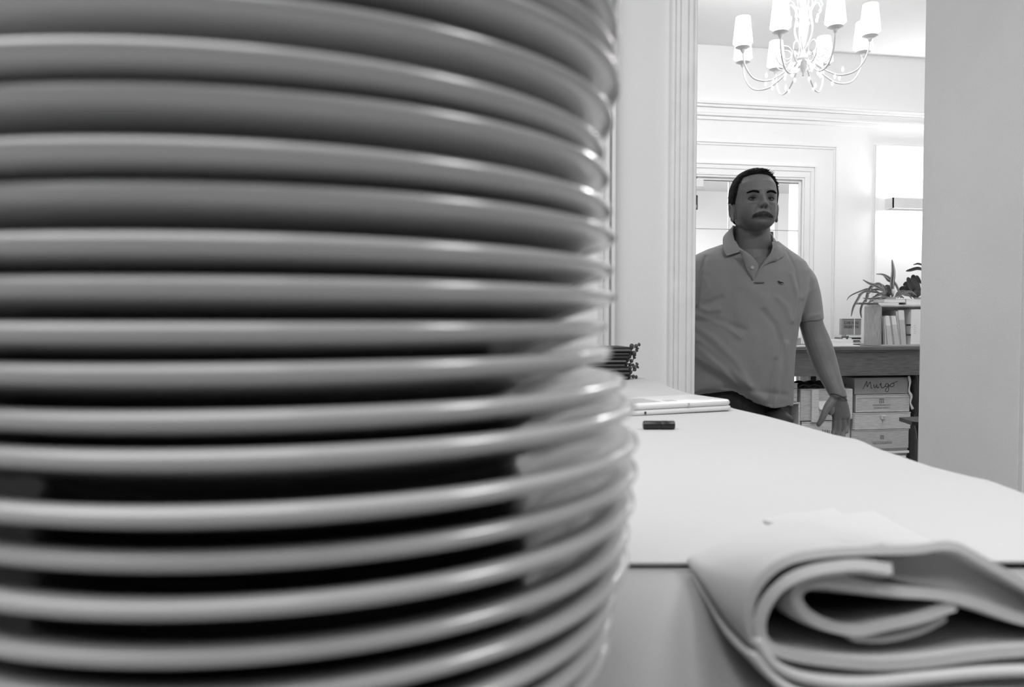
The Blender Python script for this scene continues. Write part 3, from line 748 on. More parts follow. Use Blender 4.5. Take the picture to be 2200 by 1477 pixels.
# black stool
SY = 4.05
s0_ = at(1964, 907, SY); st = thing('black_stool', (s0_.x+.2, SY+.15, 0), 'black wooden stool whose seat corner juts out beside the grey door reveal', 'stool')
zst = s0_.z
mb = MB(); mb.poly([Vector((s0_.x, SY+.02, zst)), Vector((s0_.x+.10, SY-.17, zst)), Vector((s0_.x+.46, SY-.05, zst)), Vector((s0_.x+.38, SY+.25, zst)), Vector((s0_.x+.05, SY+.2, zst))], Vector((0, 0, -.022)))
mb.build('seat', BLACKW, st)
for (dx_, dy_) in ((.045, .03), (.13, -.12), (.40, -.03), (.34, .20)):
    mb = MB(); c = Vector((s0_.x+dx_+.03, SY+dy_, 0))
    mb.loft([(c+Vector((0, 0, z)), Vector((h_, 0, 0)), Vector((0, h_, 0))) for z, h_ in ((0, .022), (zst-.12, .026), (zst-.07, .034), (zst-.023, .045))], 8)
    mb.build('leg', BLACKW, st)
MB().box((s0_.x+.07, SY+.0, .25), (s0_.x+.40, SY+.03, .28)).build('stretcher', BLACKW, st)

# ---- on the desk: upright crate with books
BY = DY+.10
bX0, bX1 = at(1890, 700, BY).x, at(2022, 700, BY).x
bZ0, bZ1 = desk_z, at(1930, 655, BY).z
bc_ = thing('book_crate', ((bX0+bX1)/2, BY+.1, bZ0), 'open pine crate standing on the desk and used as a bookshelf', 'crate')
dp = .19
MB().box((bX0, BY, bZ0), (bX0+.016, BY+dp, bZ1-.012), bev=.001).build('side_board', PINEV, bc_)  # darker pine puts the side's weaker light into the colour
MB().box((bX1-.016, BY, bZ0), (bX1, BY+dp, bZ1-.012), bev=.001).build('side_board', PINEV, bc_)
MB().box((bX0, BY-.001, bZ1-.0115), (bX1, BY+dp, bZ1), bev=.001).build('top_board', PINE2, bc_)
MB().box((bX0+.0165, BY, bZ0), (bX1-.0165, BY+dp, bZ0+.008)).build('bottom_board', PINE2, bc_)
MB().box((bX0+.0165, BY+dp-.008, bZ0+.009), (bX1-.0165, BY+dp-.0005, bZ1-.013)).build('back_board', PINE, bc_)
gb = 'books leaning in the pine crate'
zf = bZ0+.009
def book(label, xt0, xt1, xb0, xb1, ytop, m, title=None, band=None, dep=.15, grp=gb, yoff=.012):
    Y = BY+yoff; zt_ = at((xt0+xt1)/2, ytop, Y).z
    a0, a1 = at(xt0, ytop, Y).x, at(xt1, ytop, Y).x; b0, b1 = at(xb0, 742, Y).x, at(xb1, 742, Y).x
    t = thing('book', ((b0+b1)/2, Y+dep/2, zf), label, 'book', grp)
    def band_(za_, zb__, name, mm, e=0.0):
        f = lambda z: (z-zf)/(zt_-zf)
        L_ = lambda z: b0+(a0-b0)*f(z); R_ = lambda z: b1+(a1-b1)*f(z)
        mb = MB(); mb.poly([Vector((L_(za_)-e, Y-e, za_)), Vector((R_(za_)+e, Y-e, za_)), Vector((R_(zb__)+e, Y-e, zb__)), Vector((L_(zb__)-e, Y-e, zb__))], Vector((0, dep, 0)))
        return mb.build(name, mm, t)
    band_(zf, zt_, 'cover', m)
    if band: band_(zf+(zt_-zf)*band[0], zf+(zt_-zf)*band[1], 'spine_label', band[2], .0006)
    mb = MB(); mb.box((min(a0, a1)+.002, Y+.004, zt_), (max(a0, a1)-.002, Y+dep-.004, zt_+.0012)); mb.build('page_edges', PAPER, t)
    return t
WB = mat('white_book_cover', .66, .5, noise=.04, nscale=30); GB = mat('grey_book_cover', .30, .5, noise=.08, nscale=30); LB = mat('light_book_cover', .46, .5, noise=.06, nscale=30)
px7 = lambda x: 1800+x/7.035
book('thin dark-grey paperback at the left end inside the book crate', px7(668), px7(697), px7(690), px7(716), 683, MGREY)
book('slim grey book second from the left in the book crate', px7(699), px7(716), px7(718), px7(738), 681, LB, yoff=.014)
book('white-topped leaning paperback third from the left in the crate', px7(718), px7(775), px7(750), px7(832), 679, LB, band=(.66, .985, WB))
book('slim dark book between two white-topped paperbacks', px7(778), px7(806), px7(834), px7(856), 680, GB, yoff=.016)
book('white-topped leaning paperback with a dark foot band', px7(808), px7(873), px7(858), px7(938), 679, LB, band=(.7, .985, WB))
book('pale book leaning behind the tall white one in the crate', px7(876), px7(915), px7(940), px7(958), 670, LB, yoff=.02)
book('tall white-headed book at the right of the leaning row', px7(917), px7(997), px7(960), px7(1036), 667, LB, band=(.72, .985, WB))
# large white box at the right inside
Xa, Xb = at(px7(1095), 705, BY+.02).x, at(px7(1290), 705, BY+.02).x
o = thing('white_box_file', ((Xa+Xb)/2, BY+.1, zf), 'white box file standing at the right side inside the book crate', 'box file')
MB().box((Xa, BY+.012, zf), (min(Xb, bX1-.03), BY+.16, at(1960, 662, BY).z-.01), bev=.003).build('box_body', mat('white_box_card', .72, .7, noise=.03), o)
for yy_ in (699, 720):
    p = at(px7(1068), yy_, BY+.01); MB().box((p.x-.02, BY+.006, p.z-.006), (p.x+.018, BY+.012, p.z+.008), bev=.002).build('dark_clip', BLACKP, o)
for k_ in range(5):
    p = at(px7(1158), 700+k_*4.2, BY+.01); MB().box((p.x-.004, BY+.0112, p.z-.002), (p.x+.012+.004*(k_ % 2), BY+.0121, p.z+.002)).build('printed_mark', LGREY, o)
# on top of the crate
zc1 = bZ1
def onbox(name, label, cat, x0, y0, x1, y1, Y, dep, m, group=None, z0=None, parts=True):
    cx, cy = (x0+x1)/2, (y0+y1)/2
    X0_, X1_ = at(x0, cy, Y).x, at(x1, cy, Y).x; Z0_, Z1_ = at(cx, y1, Y).z, at(cx, y0, Y).z
    if z0 is not None: Z0_ = z0
    t = thing(name, ((X0_+X1_)/2, Y+dep/2, Z0_), label, cat, group)
    e = min(.003, (Z1_-Z0_)*.2)
    mb = MB(); mb.box((X0_, Y, Z1_-e), (X1_, Y+dep, Z1_), bev=.0005); mb.box((X0_, Y, Z0_), (X1_, Y+dep, Z0_+e), bev=.0005); mb.box((X0_, Y, Z0_), (X0_+e, Y+dep, Z1_))
    mb.build('cover', m, t)
    MB().box((X0_+e, Y+.002, Z0_+e), (X1_-.003, Y+dep-.002, Z1_-e)).build('pages', PAPER, t)
    return Z1_
z_ = onbox('book', 'thin white book lying on top of the pine book crate', 'book', 1888, 650.5, 1932, 655, BY+.004, .15, WB, 'books lying on the pine crate', z0=zc1+.0003)
z_ = onbox('book', 'thick pale book lying on the crate in front of the plants', 'book', 1899, 643, 1946, 650, BY+.008, .13, LB, 'books lying on the pine crate', z0=z_+.0003)
onbox('book', 'white book at the right end on top of the crate, beside the reveal', 'book', 1947, 643, 2010, 655, BY+.006, .15, WB, 'books lying on the pine crate', z0=zc1+.0003)
X0_, X1_ = at(1845, 652, BY).x, at(1887, 652, BY).x
o = MB().box((X0_, BY+.0, zc1+.0004), (X1_, BY+.04, at(1866, 650.5, BY).z), bev=.002).build('wooden_board', OAK)
tag(o, 'dark weathered board overhanging the left end of the book crate', 'board')
# papers and boxes left of the crate
zz0 = desk_z
def flat(name, label, cat, x0, x1, y0, Y, dep, m, z0, group=None, tilt=0):
    X0_, X1_ = at(x0, y0, Y).x, at(x1, y0, Y).x; Z1_ = at((x0+x1)/2, y0, Y).z
    Z1_ = max(Z1_, z0+.003)
    o = MB().box((X0_, Y, z0+.0003), (X1_, Y+dep, Z1_), bev=.0008).build(name, m); tag(o, label, cat, group); return Z1_
gm = 'magazines piled left of the book crate'
CR = BY+.05
z_ = zz0
LBL = ['black-edged magazine at the bottom of the pile against the crate', 'white magazine second in the pile against the crate', 'grey magazine in the middle of the pile', 'thin dark magazine above the grey one in the pile', 'white magazine above the dark one near the pile\'s top', 'wide black magazine near the top of the pile', 'thin white journal just under the printed box', 'topmost pale magazine carrying the printed box']
for k, (yt_, xl0, m_) in enumerate([(739.5, 1832, BLACKP), (737, 1832, PAPER), (734, 1833, MGREY), (731.5, 1826, BLACKP), (729.5, 1830, PAPER), (725.5, 1809, BLACKP), (722.5, 1824, PAPER), (720, 1818, LGREY)]):
    z_ = flat('magazine', LBL[k], 'magazine', xl0, 1848+k % 3, yt_, CR, .10, m_, z_, gm)
ob = thing('printed_box', (at(1830, 715, CR).x, CR+.05, z_), 'grey box printed with two lines of capitals, tied with white string', 'box')
X0_, X1_ = at(1809, 700, CR).x, at(1851, 700, CR).x; Zt_ = at(1830, 686, CR).z
MB().box((X0_, CR+.004, z_+.0004), (X1_, CR+.035, Zt_), bev=.002).build('box_body', mat('grey_printed_card', .20, .7, noise=.1, nscale=20), ob)
MB().box((X0_+.004, CR+.002, Zt_-.001), (X1_, CR+.036, Zt_+.002)).build('lid_edge', INK, ob)
for txt, yy_ in (('SCAMBI  PAGINA', 694.5), ('ORIGINE PEPAR', 703)):
    p = at(1829.5, yy_, CR); text_mesh(txt, .031, (p.x, CR+.0034, p.z), ob, INK, width=.118)
p = at(1836, 700, CR); MB().box((p.x-.003, CR+.0015, z_+.001), (p.x+.003, CR+.0035, Zt_+.003)).build('string', WB, ob)
gw = 'white boxes beside the man\'s arm'
z_ = flat('paper_sheaf', 'thin sheaf of white papers lying on the desk edge', 'papers', 1783, 1848, 742.2, DY+.01, .16, PAPER, zz0)
z_ = flat('white_box', 'flat white box lying on the sheaf of papers', 'box', 1778, 1833, 735, DY+.03, .1, WB, z_, gw)
z_ = flat('white_box', 'white tray with raised tabs on top of the flat white box', 'box', 1781, 1833, 730, DY+.032, .09, WHITEP, z_, gw)
for xx in (1815, 1827):
    p = at(xx, 729, DY+.033); o = MB().box((p.x-.008, DY+.034, z_), (p.x+.012, DY+.05, z_+.01), bev=.002).build('paper_clip', WB); tag(o, 'small white clip, '+('left' if xx == 1815 else 'right')+' one of two on the white tray', 'clip')
# behind the arm: framed picture, small wooden box, papers
z_ = flat('paper_sheaf', 'white paper lying on the desk beside the grey shirt', 'papers', 1660, 1738, 743.3, DY+.02, .16, PAPER, zz0)
ob = thing('wooden_box', (at(1700, 735, DY+.06).x, DY+.1, z_), 'small rustic wooden box behind the man\'s elbow', 'box')
bxp(1665, 728, 1721, 742, DY+.05, .1).build('box_body', PINEV, ob)
X0_, X1_ = at(1665, 735, DY+.05).x, at(1721, 735, DY+.05).x
MB().box((X0_-.002, DY+.048, at(1690, 728, DY+.05).z+.0003), (X1_+.002, DY+.152, at(1690, 725.5, DY+.05).z), bev=.001).build('lid', PINE2, ob)
ob = thing('framed_print', (at(1690, 700, DY+.2).x, DY+.2, zz0), 'small framed dark patterned print between shirt and arm', 'picture')
bxp(1640, 683, 1716, 741, DY+.2, .012).build('print', mat('patterned_print', .07, .7, noise=1.6, nscale=55), ob)
Zf0, Zf1 = zz0, at(1690, 682, DY+.19).z; Xf0, Xf1 = at(1638, 700, DY+.19).x, at(1719, 700, DY+.19).x
mb = MB()
for (a_, b_, c_, d_) in ((Xf0, Xf0+.012, Zf0, Zf1), (Xf1-.012, Xf1, Zf0, Zf1), (Xf0, Xf1, Zf1-.012, Zf1), (Xf0, Xf1, Zf0, Zf0+.012)): mb.box((a_, DY+.188, c_), (b_, DY+.215, d_))
mb.build('frame', GLOSS, ob)

# ---- plants
def leafmat(name, dark, light, stripe=True):
    m = bpy.data.materials.new(name); m.use_nodes = True; nt = m.node_tree; b = nt.nodes['Principled BSDF']; b.inputs['Roughness'].default_value = .45
    uv = nt.nodes.new('ShaderNodeUVMap'); sp = nt.nodes.new('ShaderNodeSeparateXYZ'); r = nt.nodes.new('ShaderNodeValToRGB')
    nt.links.new(uv.outputs[0], sp.inputs[0]); nt.links.new(sp.outputs[0], r.inputs[0]); r.color_ramp.interpolation = 'LINEAR'
    e = r.color_ramp.elements
    if stripe:
        e[0].position = 0; e[0].color = (dark*1.3,)*3+(1,); e[1].position = 1; e[1].color = (light,)*3+(1,)
        for p_, v_ in ((.2, light), (.26, light), (.32, dark), (.62, dark), (.7, light), (.78, light), (.85, dark)):
            x = e.new(p_); x.color = (v_, v_, v_, 1)
    else:
        e[0].color = (dark*1.5,)*3+(1,); e[1].color = (dark*1.5,)*3+(1,); x = e.new(.5); x.color = (dark, dark, dark, 1)
    nt.links.new(r.outputs[0], b.inputs['Base Color']); return m
LEAF = leafmat('striped_leaf', .05, .42); LEAF2 = leafmat('dark_leaf', .035, .1, False)
def leaf(parent, pts, wpx, Y0, m, dY=None, name='leaf'):
    n = len(pts); dY = dY or [0]*n
    C = subdiv_smooth([at(px7(x), 550+y/7.035, Y0+dY[i]) for i, (x, y) in enumerate(pts)], 5)
    N = len(C); w_ = wpx/7.035*5.6/F
    G = []
    for i, c in enumerate(C):
        t_ = (C[min(i+1, N-1)]-C[max(i-1, 0)]).normalized(); s_ = t_.cross(Vector((0, 1, .25))).normalized()
        if s_.length < .1: s_ = Vector((1, 0, 0))
        f = i/(N-1); k = 1.15*max(.05, math.sin(PI*min(1, (f*.82+.12)))**.8)
        hw = w_*.5*k; fold = Vector((0, 1, .1))*hw*.35
        G.append([c-s_*hw, c-s_*hw*.5+fold*.7, c+fold, c+s_*hw*.5+fold*.7, c+s_*hw])
    mb = MB(); mb.sheet(G, .0012, lambda i, j: Vector((0, 1, 0)))
    o = mb.build(name, m, parent, smooth=True)
    me = o.data; uvl = me.uv_layers.new(name='UVMap'); q_ = N*5
    vi = np.empty(len(me.loops), dtype=int); me.loops.foreach_get('vertex_index', vi)
    uu = np.stack([(vi % q_ % 5)/4.0, ((vi % q_)//5)/(N-1)], 1); uvl.data.foreach_set('uv', uu.ravel().astype(np.float32))
    return o
PY = BY+.15
pc = at(1912, 640, PY)
pl = thing('striped_plant', (pc.x, pc.y, zc1), 'striped-leaf potted plant on the book crate, its leaves hanging to the left', 'plant')
pw = .06
MB().lathe([(0, zc1+.0005), (pw*.7, zc1+.0005), (pw, zc1+.055), (pw*1.04, zc1+.06), (pw*.93, zc1+.06), (pw*.9, zc1+.045), (0, zc1+.045)], (pc.x, pc.y+.03, 0), 24).build('pot', CERAM, pl, smooth=True, sharp=40)
leaves = [([(830, 620), (822, 420), (838, 250), (820, 60)], 72), ([(955, 640), (925, 545), (872, 430), (790, 345), (690, 285), (580, 275)], 38),
 ([(800, 600), (830, 420), (760, 370), (700, 300), (650, 280)], 34),
 ([(760, 640), (690, 530), (560, 450), (470, 415), (380, 362)], 40), ([(425, 700), (440, 600), (480, 500), (540, 445), (640, 430), (720, 560)], 52),
 ([(640, 560), (480, 497), (330, 540), (190, 605), (135, 672)], 22), ([(620, 560), (500, 540), (400, 545), (305, 592)], 34),
 ([(480, 500), (360, 570), (300, 660), (235, 780), (203, 915)], 42), ([(470, 600), (400, 690), (355, 780), (345, 860), (360, 940)], 36),
 ([(760, 640), (700, 520), (620, 470), (560, 440)], 40), ([(740, 640), (720, 500), (660, 440), (600, 430)], 36), ([(540, 650), (580, 600), (650, 570), (740, 560)], 40),
 ([(800, 640), (740, 560), (640, 510), (520, 520), (450, 600)], 34), ([(780, 640), (690, 590), (600, 600), (520, 640), (470, 700)], 30), ([(760, 650), (640, 640), (520, 650), (380, 640)], 36),
 ([(820, 640), (810, 520), (780, 440)], 34), ([(860, 640), (900, 560), (980, 540), (1080, 560), (1160, 650)], 34), ([(900, 640), (1000, 560), (1100, 540), (1190, 600)], 30),
 ([(870, 630), (960, 580), (1060, 590), (1120, 650)], 32), ([(850, 640), (900, 590), (940, 600), (1000, 640)], 34), ([(740, 650), (780, 560), (760, 470), (720, 450)], 60),
 ([(760, 650), (600, 660), (500, 690), (430, 730)], 26), ([(790, 640), (700, 610), (640, 640), (600, 690)], 26)]
for i, (pts, w_) in enumerate(leaves):
    k = len(pts); spread = ((i*37) % 11-5)*.012
    leaf(pl, pts, w_, PY, LEAF if i not in (20,) else LEAF2, [spread*j/(k-1)-.03*math.sin(PI*j/(k-1)) for j in range(k)])
MB().ell(at(1919, 627, PY-.03), .014, .012, .02, 12, 8).build('pale_bulb', mat('pale_bulb', .5, .5, noise=.1), pl, smooth=True)
pc2 = at(1975, 640, PY+.02)
pl2 = thing('broadleaf_plant', (pc2.x, pc2.y, zc1), 'dark broad-leaved potted plant at the right end of the book crate', 'plant')
MB().lathe([(0, zc1+.0005), (pw*.7, zc1+.0005), (pw, zc1+.055), (pw*1.04, zc1+.06), (pw*.93, zc1+.06), (pw*.9, zc1+.045), (0, zc1+.045)], (pc2.x+.055, pc2.y+.03, 0), 24).build('pot', CERAM, pl2, smooth=True, sharp=40)
for i, (pts, w_) in enumerate([([(1230, 620), (1140, 500), (1090, 400), (1050, 330)], 110), ([(1200, 600), (1080, 560), (980, 500), (930, 520)], 100), ([(1230, 600), (1190, 450), (1150, 330), (1160, 290)], 110), ([(1260, 500), (1180, 540), (1120, 600)], 70),
     ([(1320, 220), (1210, 190), (1100, 215), (1030, 230)], 50), ([(1330, 160), (1220, 120), (1140, 135)], 26), ([(1200, 610), (1120, 580), (1000, 560), (940, 540)], 80), ([(1260, 420), (1210, 330), (1180, 300)], 40), ([(1180, 620), (1050, 450), (990, 430)], 100),
     ([(1300, 600), (1350, 400), (1330, 200)], 90), ([(1290, 620), (1290, 400), (1320, 220)], 40)]):
    k = len(pts); leaf(pl2, pts, w_, PY+.03, LEAF2, [((i*5) % 7-3)*.012*j/(k-1) for j in range(k)])

# ================================================================= the man
DM = 2.90
SPX = DM/F
def K(px_, py_, d=DM): return atd(px_, py_, d)
def smooth_mesh(me, it=2, w=.5):
    n = len(me.vertices); co = np.empty(n*3); me.vertices.foreach_get('co', co); co = co.reshape(-1, 3)
    ed = np.empty(len(me.edges)*2, dtype=int); me.edges.foreach_get('vertices', ed); ed = ed.reshape(-1, 2)
    deg = np.bincount(ed.ravel(), minlength=n).astype(float)[:, None]; deg[deg == 0] = 1
    for _ in range(it):
        s = np.zeros_like(co); np.add.at(s, ed[:, 0], co[ed[:, 1]]); np.add.at(s, ed[:, 1], co[ed[:, 0]])
        co = co*(1-w)+s/deg*w
    me.vertices.foreach_set('co', co.ravel()); me.update(); return co
def remesh(mb, voxel, name):
    me = mb.mesh(name); fixn(me)
    o = bpy.data.objects.new('tmp', me); COL.objects.link(o)
    m = o.modifiers.new('r', 'REMESH'); m.mode = 'VOXEL'; m.voxel_size = voxel; m.use_smooth_shade = True
    dg = bpy.context.evaluated_depsgraph_get(); out = bpy.data.meshes.new_from_object(o.evaluated_get(dg)); bpy.data.objects.remove(o)
    out.name = name; return out
def co_of(me):
    co = np.empty(len(me.vertices)*3); me.vertices.foreach_get('co', co); return co.reshape(-1, 3)
def finish(me, name, m, parent):
    co = co_of(me); co -= np.array(origin_of(parent)); me.vertices.foreach_set('co', co.ravel()); me.materials.clear(); me.materials.append(m)
    me.polygons.foreach_set('use_smooth', [True]*len(me.polygons)); me.update()
    return link(name, me, parent, origin_of(parent))
feet = K(1600, 1000, DM+.05); feet.z = 0
man = thing('person', feet, 'man with short dark hair and moustache in a grey polo shirt stepping through the doorway', 'person')

# ---- head
YAW, PIT, ROLLH = math.radians(3), math.radians(9), math.radians(1)
fwd_ = (-FH)                         # towards the camera
def headR():
    X = RH; Yv = fwd_; Z = Vector((0, 0, 1))
    B = Matrix((X, Yv, Z)).transposed()       # columns
    Ry = Matrix.Rotation(-YAW, 3, 'Z'); Rx = Matrix.Rotation(PIT, 3, 'X'); Rr = Matrix.Rotation(ROLLH, 3, 'Y')
    # columns X,Y,Z form a left-handed set (x right, y to camera), so work on coordinates
    return B, Ry, Rx, Rr
B_, Ry, Rx, Rr = headR()
HCN = K(1620, 439.5, DM)
HS = 1.0
def hp(p):                           # head-local (x to image right, y to the face, z up) -> world
    x, y, z = p
    # pitch up about x
    c, s = math.cos(PIT), math.sin(PIT); y, z = y*c-z*s*1.0, z*c+y*s
    c, s = math.cos(YAW), math.sin(YAW); x, y = x*c+y*s, -x*s+y*c
    return HCN+(RH*x+fwd_*y+Vector((0, 0, 1))*z)*HS
def hp_np(A):
    x, y, z = A[:, 0], A[:, 1], A[:, 2]
    c, s = math.cos(PIT), math.sin(PIT); y, z = y*c-z*s, z*c+y*s
    c, s = math.cos(YAW), math.sin(YAW); x, y = x*c+y*s, -x*s+y*c
    return np.array(HCN)+HS*(np.outer(x, RH)+np.outer(y, fwd_)+np.outer(z, (0, 0, 1)))
def hinv(W):
    Q = (W-np.array(HCN))/HS; x, y, z = Q@np.array(RH), Q@np.array(fwd_), Q[:, 2]
    c, s = math.cos(YAW), math.sin(YAW); x, y = x*c-y*s, x*s+y*c
    c, s = math.cos(PIT), math.sin(PIT); y, z = y*c+z*s, z*c-y*s
    return x, y, z
zk = np.array([-.117, -.113, -.105, -.095, -.08, -.06, -.03, 0, .03, .06, .085, .10, .112, .118])
wk = np.array([.004, .022, .036, .048, .060, .069, .0745, .0765, .078, .075, .063, .049, .027, .003])
fk = np.array([.035, .058, .070, .077, .082, .086, .088, .089, .093, .090, .076, .060, .036, .004])
bk = np.array([.020, .005, -.012, -.03, -.055, -.075, -.092, -.100, -.102, -.097, -.080, -.062, -.036, -.004])
def gs(a, s): return np.exp(-(a/s)**2)
def face_disp(x, z):
    ax = np.abs(x); d = np.zeros_like(x)
    d += .0050*gs(ax-.028, .018)*gs(z-.026, .008)
    d += .0020*gs(ax, .02)*gs(z-.03, .012)
    d -= .0105*gs(ax-.032, .0155)*gs(z+.002, .0105)
    d += .0085*gs(ax, .0085)*gs(z-.004, .017)
    d += .0135*gs(ax, .0095)*gs(z+.013, .013)
    d += .0195*gs(ax, .0115)*gs(z+.0275, .0095)
    d += .0100*gs(ax-.0125, .0065)*gs(z+.0300, .0070)
    d -= .0050*gs(ax-.0065, .0035)*gs(z+.0385, .0030)
    d += .0035*gs(ax, .026)*gs(z+.056, .011)
    d -= .0050*gs(ax, .024)*gs(z+.0655, .0022)
    d += .0045*gs(ax, .017)*gs(z+.0715, .0045)
    d -= .0038*gs(ax, .019)*gs(z+.082, .005)
    d += .0055*gs(ax, .020)*gs(z+.099, .011)
    d += .0040*gs(ax-.046, .016)*gs(z+.018, .015)
    nl = ax-(.019+(-.026-z)*.42)
    d -= .0026*gs(nl, .0035)*gs(z+.045, .018)
    d += .0020*gs(ax-.031, .014)*gs(z+.017, .004)
    d -= .0018*gs(ax-.031, .015)*gs(z+.024, .003)
    return d
nz, na = 170, 200
zz_ = np.concatenate([np.linspace(-.1168, .1178, nz)])
ang = np.linspace(0, 2*PI, na, endpoint=False)
hv = []
for z in zz_:
    w_, f_, b_ = np.interp(z, zk, wk), np.interp(z, zk, fk), np.interp(z, zk, bk)
    s_, c_ = np.sin(ang), np.cos(ang)
    x = w_*np.sign(s_)*np.abs(s_)**.92; mid = (f_+b_)/2; hf = (f_-b_)/2
    mid2 = np.clip(mid, -.03, .03)
    y = np.where(c_ > 0, mid2+(f_-mid2)*np.abs(c_)**.88, mid2-(mid2-b_)*np.abs(c_)**.95)
    fr = np.clip((y-.01)/.04, 0, 1)
    y = y+face_disp(x, np.full_like(x, z))*fr
    hv.append(np.stack([x, y, np.full_like(x, z)], 1))
HV = np.concatenate(hv); HV[:, 2] = np.where(HV[:, 2] < -.062, -.062+(HV[:, 2]+.062)*.80, HV[:, 2]); HG = HV.reshape(nz, na, 3)
fs = []
for i in range(nz-1):
    for k in range(na):
        l = (k+1) % na; fs.append((i*na+k, i*na+l, (i+1)*na+l, (i+1)*na+k))
fs += [tuple(range(na-1, -1, -1)), tuple(range((nz-1)*na, nz*na))]
body = MB(); body.add([tuple(v) for v in hp_np(HV)], fs)
def surf_y(x, z):
    w_, f_, b_ = np.interp(z, zk, wk), np.interp(z, zk, fk), np.interp(z, zk, bk)
    s_ = min(.999, (abs(x)/w_)**(1/.92)); c_ = math.sqrt(1-s_*s_); mid2 = min(.03, max(-.03, (f_+b_)/2))
    y = mid2+(f_-mid2)*c_**.88
    return y+float(face_disp(np.array([x]), np.array([z]))[0])*min(1, max(0, (y-.01)/.04))
# ears
for sx_ in (-1, 1):
    cx_ = .0775*sx_
    pts = []
    for a in np.linspace(-.6, 4.6, 22):
        pts.append(hp((cx_+sx_*(.006+.004*math.sin(a)), -.008-.0155*math.cos(a)*1.0, -.028+.029*math.sin(a))))
    body.tube(pts, .0036, 8)
    body.ell(hp((cx_+sx_*.001, -.008, -.028)), .0045, .0155, .029, 16, 12, R=Matrix.Rotation(0, 3, 'Z'))
    body.ell(hp((cx_+sx_*.003, -.002, -.056)), .006, .008, .011, 12, 8)
# neck
nk = lambda px_, py_, d: K(px_, py_, d)
body.loft([(nk(1617, 445, DM+.045), RH*.052, FH*.05), (nk(1617, 480, DM+.04), RH*.060, FH*.058), (nk(1616, 510, DM+.04), RH*.0655, FH*.062), (nk(1614, 540, DM+.05), RH*.075, FH*.068), (nk(1612, 565, DM+.05), RH*.11, FH*.085), (nk(1610, 600, DM+.045), RH*.13, FH*.10),
           (nk(1600, 700, DM+.04), RH*.13, FH*.10), (nk(1590, 850, DM+.04), RH*.14, FH*.10), (nk(1588, 905, DM+.04), RH*.13, FH*.10)], 40)
body.loft([(nk(1628, 556, DM-.005), RH*.05, FH*.03), (nk(1626, 580, DM-.03), RH*.055, FH*.03), (nk(1624, 606, DM-.045), RH*.05, FH*.03), (nk(1622, 625, DM-.04), RH*.05, FH*.03)], 24)
def limb(ch, n=20):
    body.tube([K(a, b, d) for a, b, d, r in ch], [r*SPX for a, b, d, r in ch], n)
def sm4(ch, k=4):
    P_ = subdiv_smooth([Vector((a, b, d*1000)) for a, b, d, r in ch], k); R_ = subdiv_smooth([Vector((r, 0, 0)) for a, b, d, r in ch], k)
    return [(p.x, p.y, p.z/1000, r.x) for p, r in zip(P_, R_)]
armL = sm4([(1690, 600, DM+.05, 30), (1722, 620, DM+.05, 30), (1736, 660, DM+.045, 26), (1744, 700, DM+.04, 25), (1754, 728, DM+.035, 26.5), (1764, 756, DM+.02, 27), (1776, 790, DM, 24.5), (1789, 822, DM-.03, 20), (1799, 845, DM-.05, 17.2), (1802, 856, DM-.055, 16.8)])
limb(armL)
armR = sm4([(1520, 600, DM+.05, 30), (1478, 620, DM+.05, 30), (1458, 670, DM+.045, 26), (1445, 740, DM+.04, 26), (1436, 800, DM, 23), (1432, 850, DM-.04, 17)])
limb(armR)
def hand(flip, ox, oy, dd):
    f = lambda x, y: (ox+(x-1802)*flip, oy+(y-850))
    rows = []
    for (x, y, hw, hd) in ((1802, 848, 16.5, 11.5), (1801, 858, 17.5, 11), (1803, 870, 19.5, 10), (1805, 882, 20.5, 9), (1807, 893, 20.5, 8), (1807, 899, 19, 7)):
        a, b = f(x, y); rows.append((K(a, b, dd+(y-850)*.0006), RH*hw*SPX, FH*hd*SPX))
    body.loft(rows, 24)
    for ch in ([(1793, 886, 0, 5.6), (1793, 903, .012, 5.3), (1792, 921, .02, 4.9), (1790, 938, .012, 4.2)], [(1802, 887, .0, 5.8), (1802, 906, .012, 5.5), (1802, 927, .018, 5.0), (1801, 946, .008, 4.3)],
               [(1811.5, 887, .0, 5.6), (1812.5, 905, .014, 5.2), (1813, 924, .022, 4.8), (1812, 941, .012, 4.1)], [(1820, 885, .002, 5.0), (1821.5, 899, .016, 4.6), (1822, 914, .024, 4.2), (1820, 928, .016, 3.6)]):
        limb([(*f(x, y), dd+.02+z, r) for x, y, z, r in sm4([(x, y, z, r) for x, y, z, r in ch], 3)], 12)
        x, y, z, r = ch[-1]; a, b = f(x, y); body.ell(K(a, b, dd+.02+z), r*SPX, r*SPX, r*SPX*1.2, 12, 8)
    tch = [(1790, 858, .0, 9), (1780, 872, -.008, 8.6), (1772, 887, -.012, 7.2), (1766, 901, -.012, 6.4), (1759, 912, -.008, 5.0)]
    limb([(*f(x, y), dd+z, r) for x, y, z, r in sm4(tch, 3)], 14)
    x, y, z, r = tch[-1]; a, b = f(x, y); body.ell(K(a, b, dd+z), r*SPX, r*SPX, r*SPX*1.2, 12, 8)
    a, b = f(1785, 880); body.ell(K(a, b, dd), 9*SPX, 8*SPX, 13*SPX, 12, 8)
hand(1, 1802, 850, DM-.055)
hand(-1, 1432, 852, DM-.04)
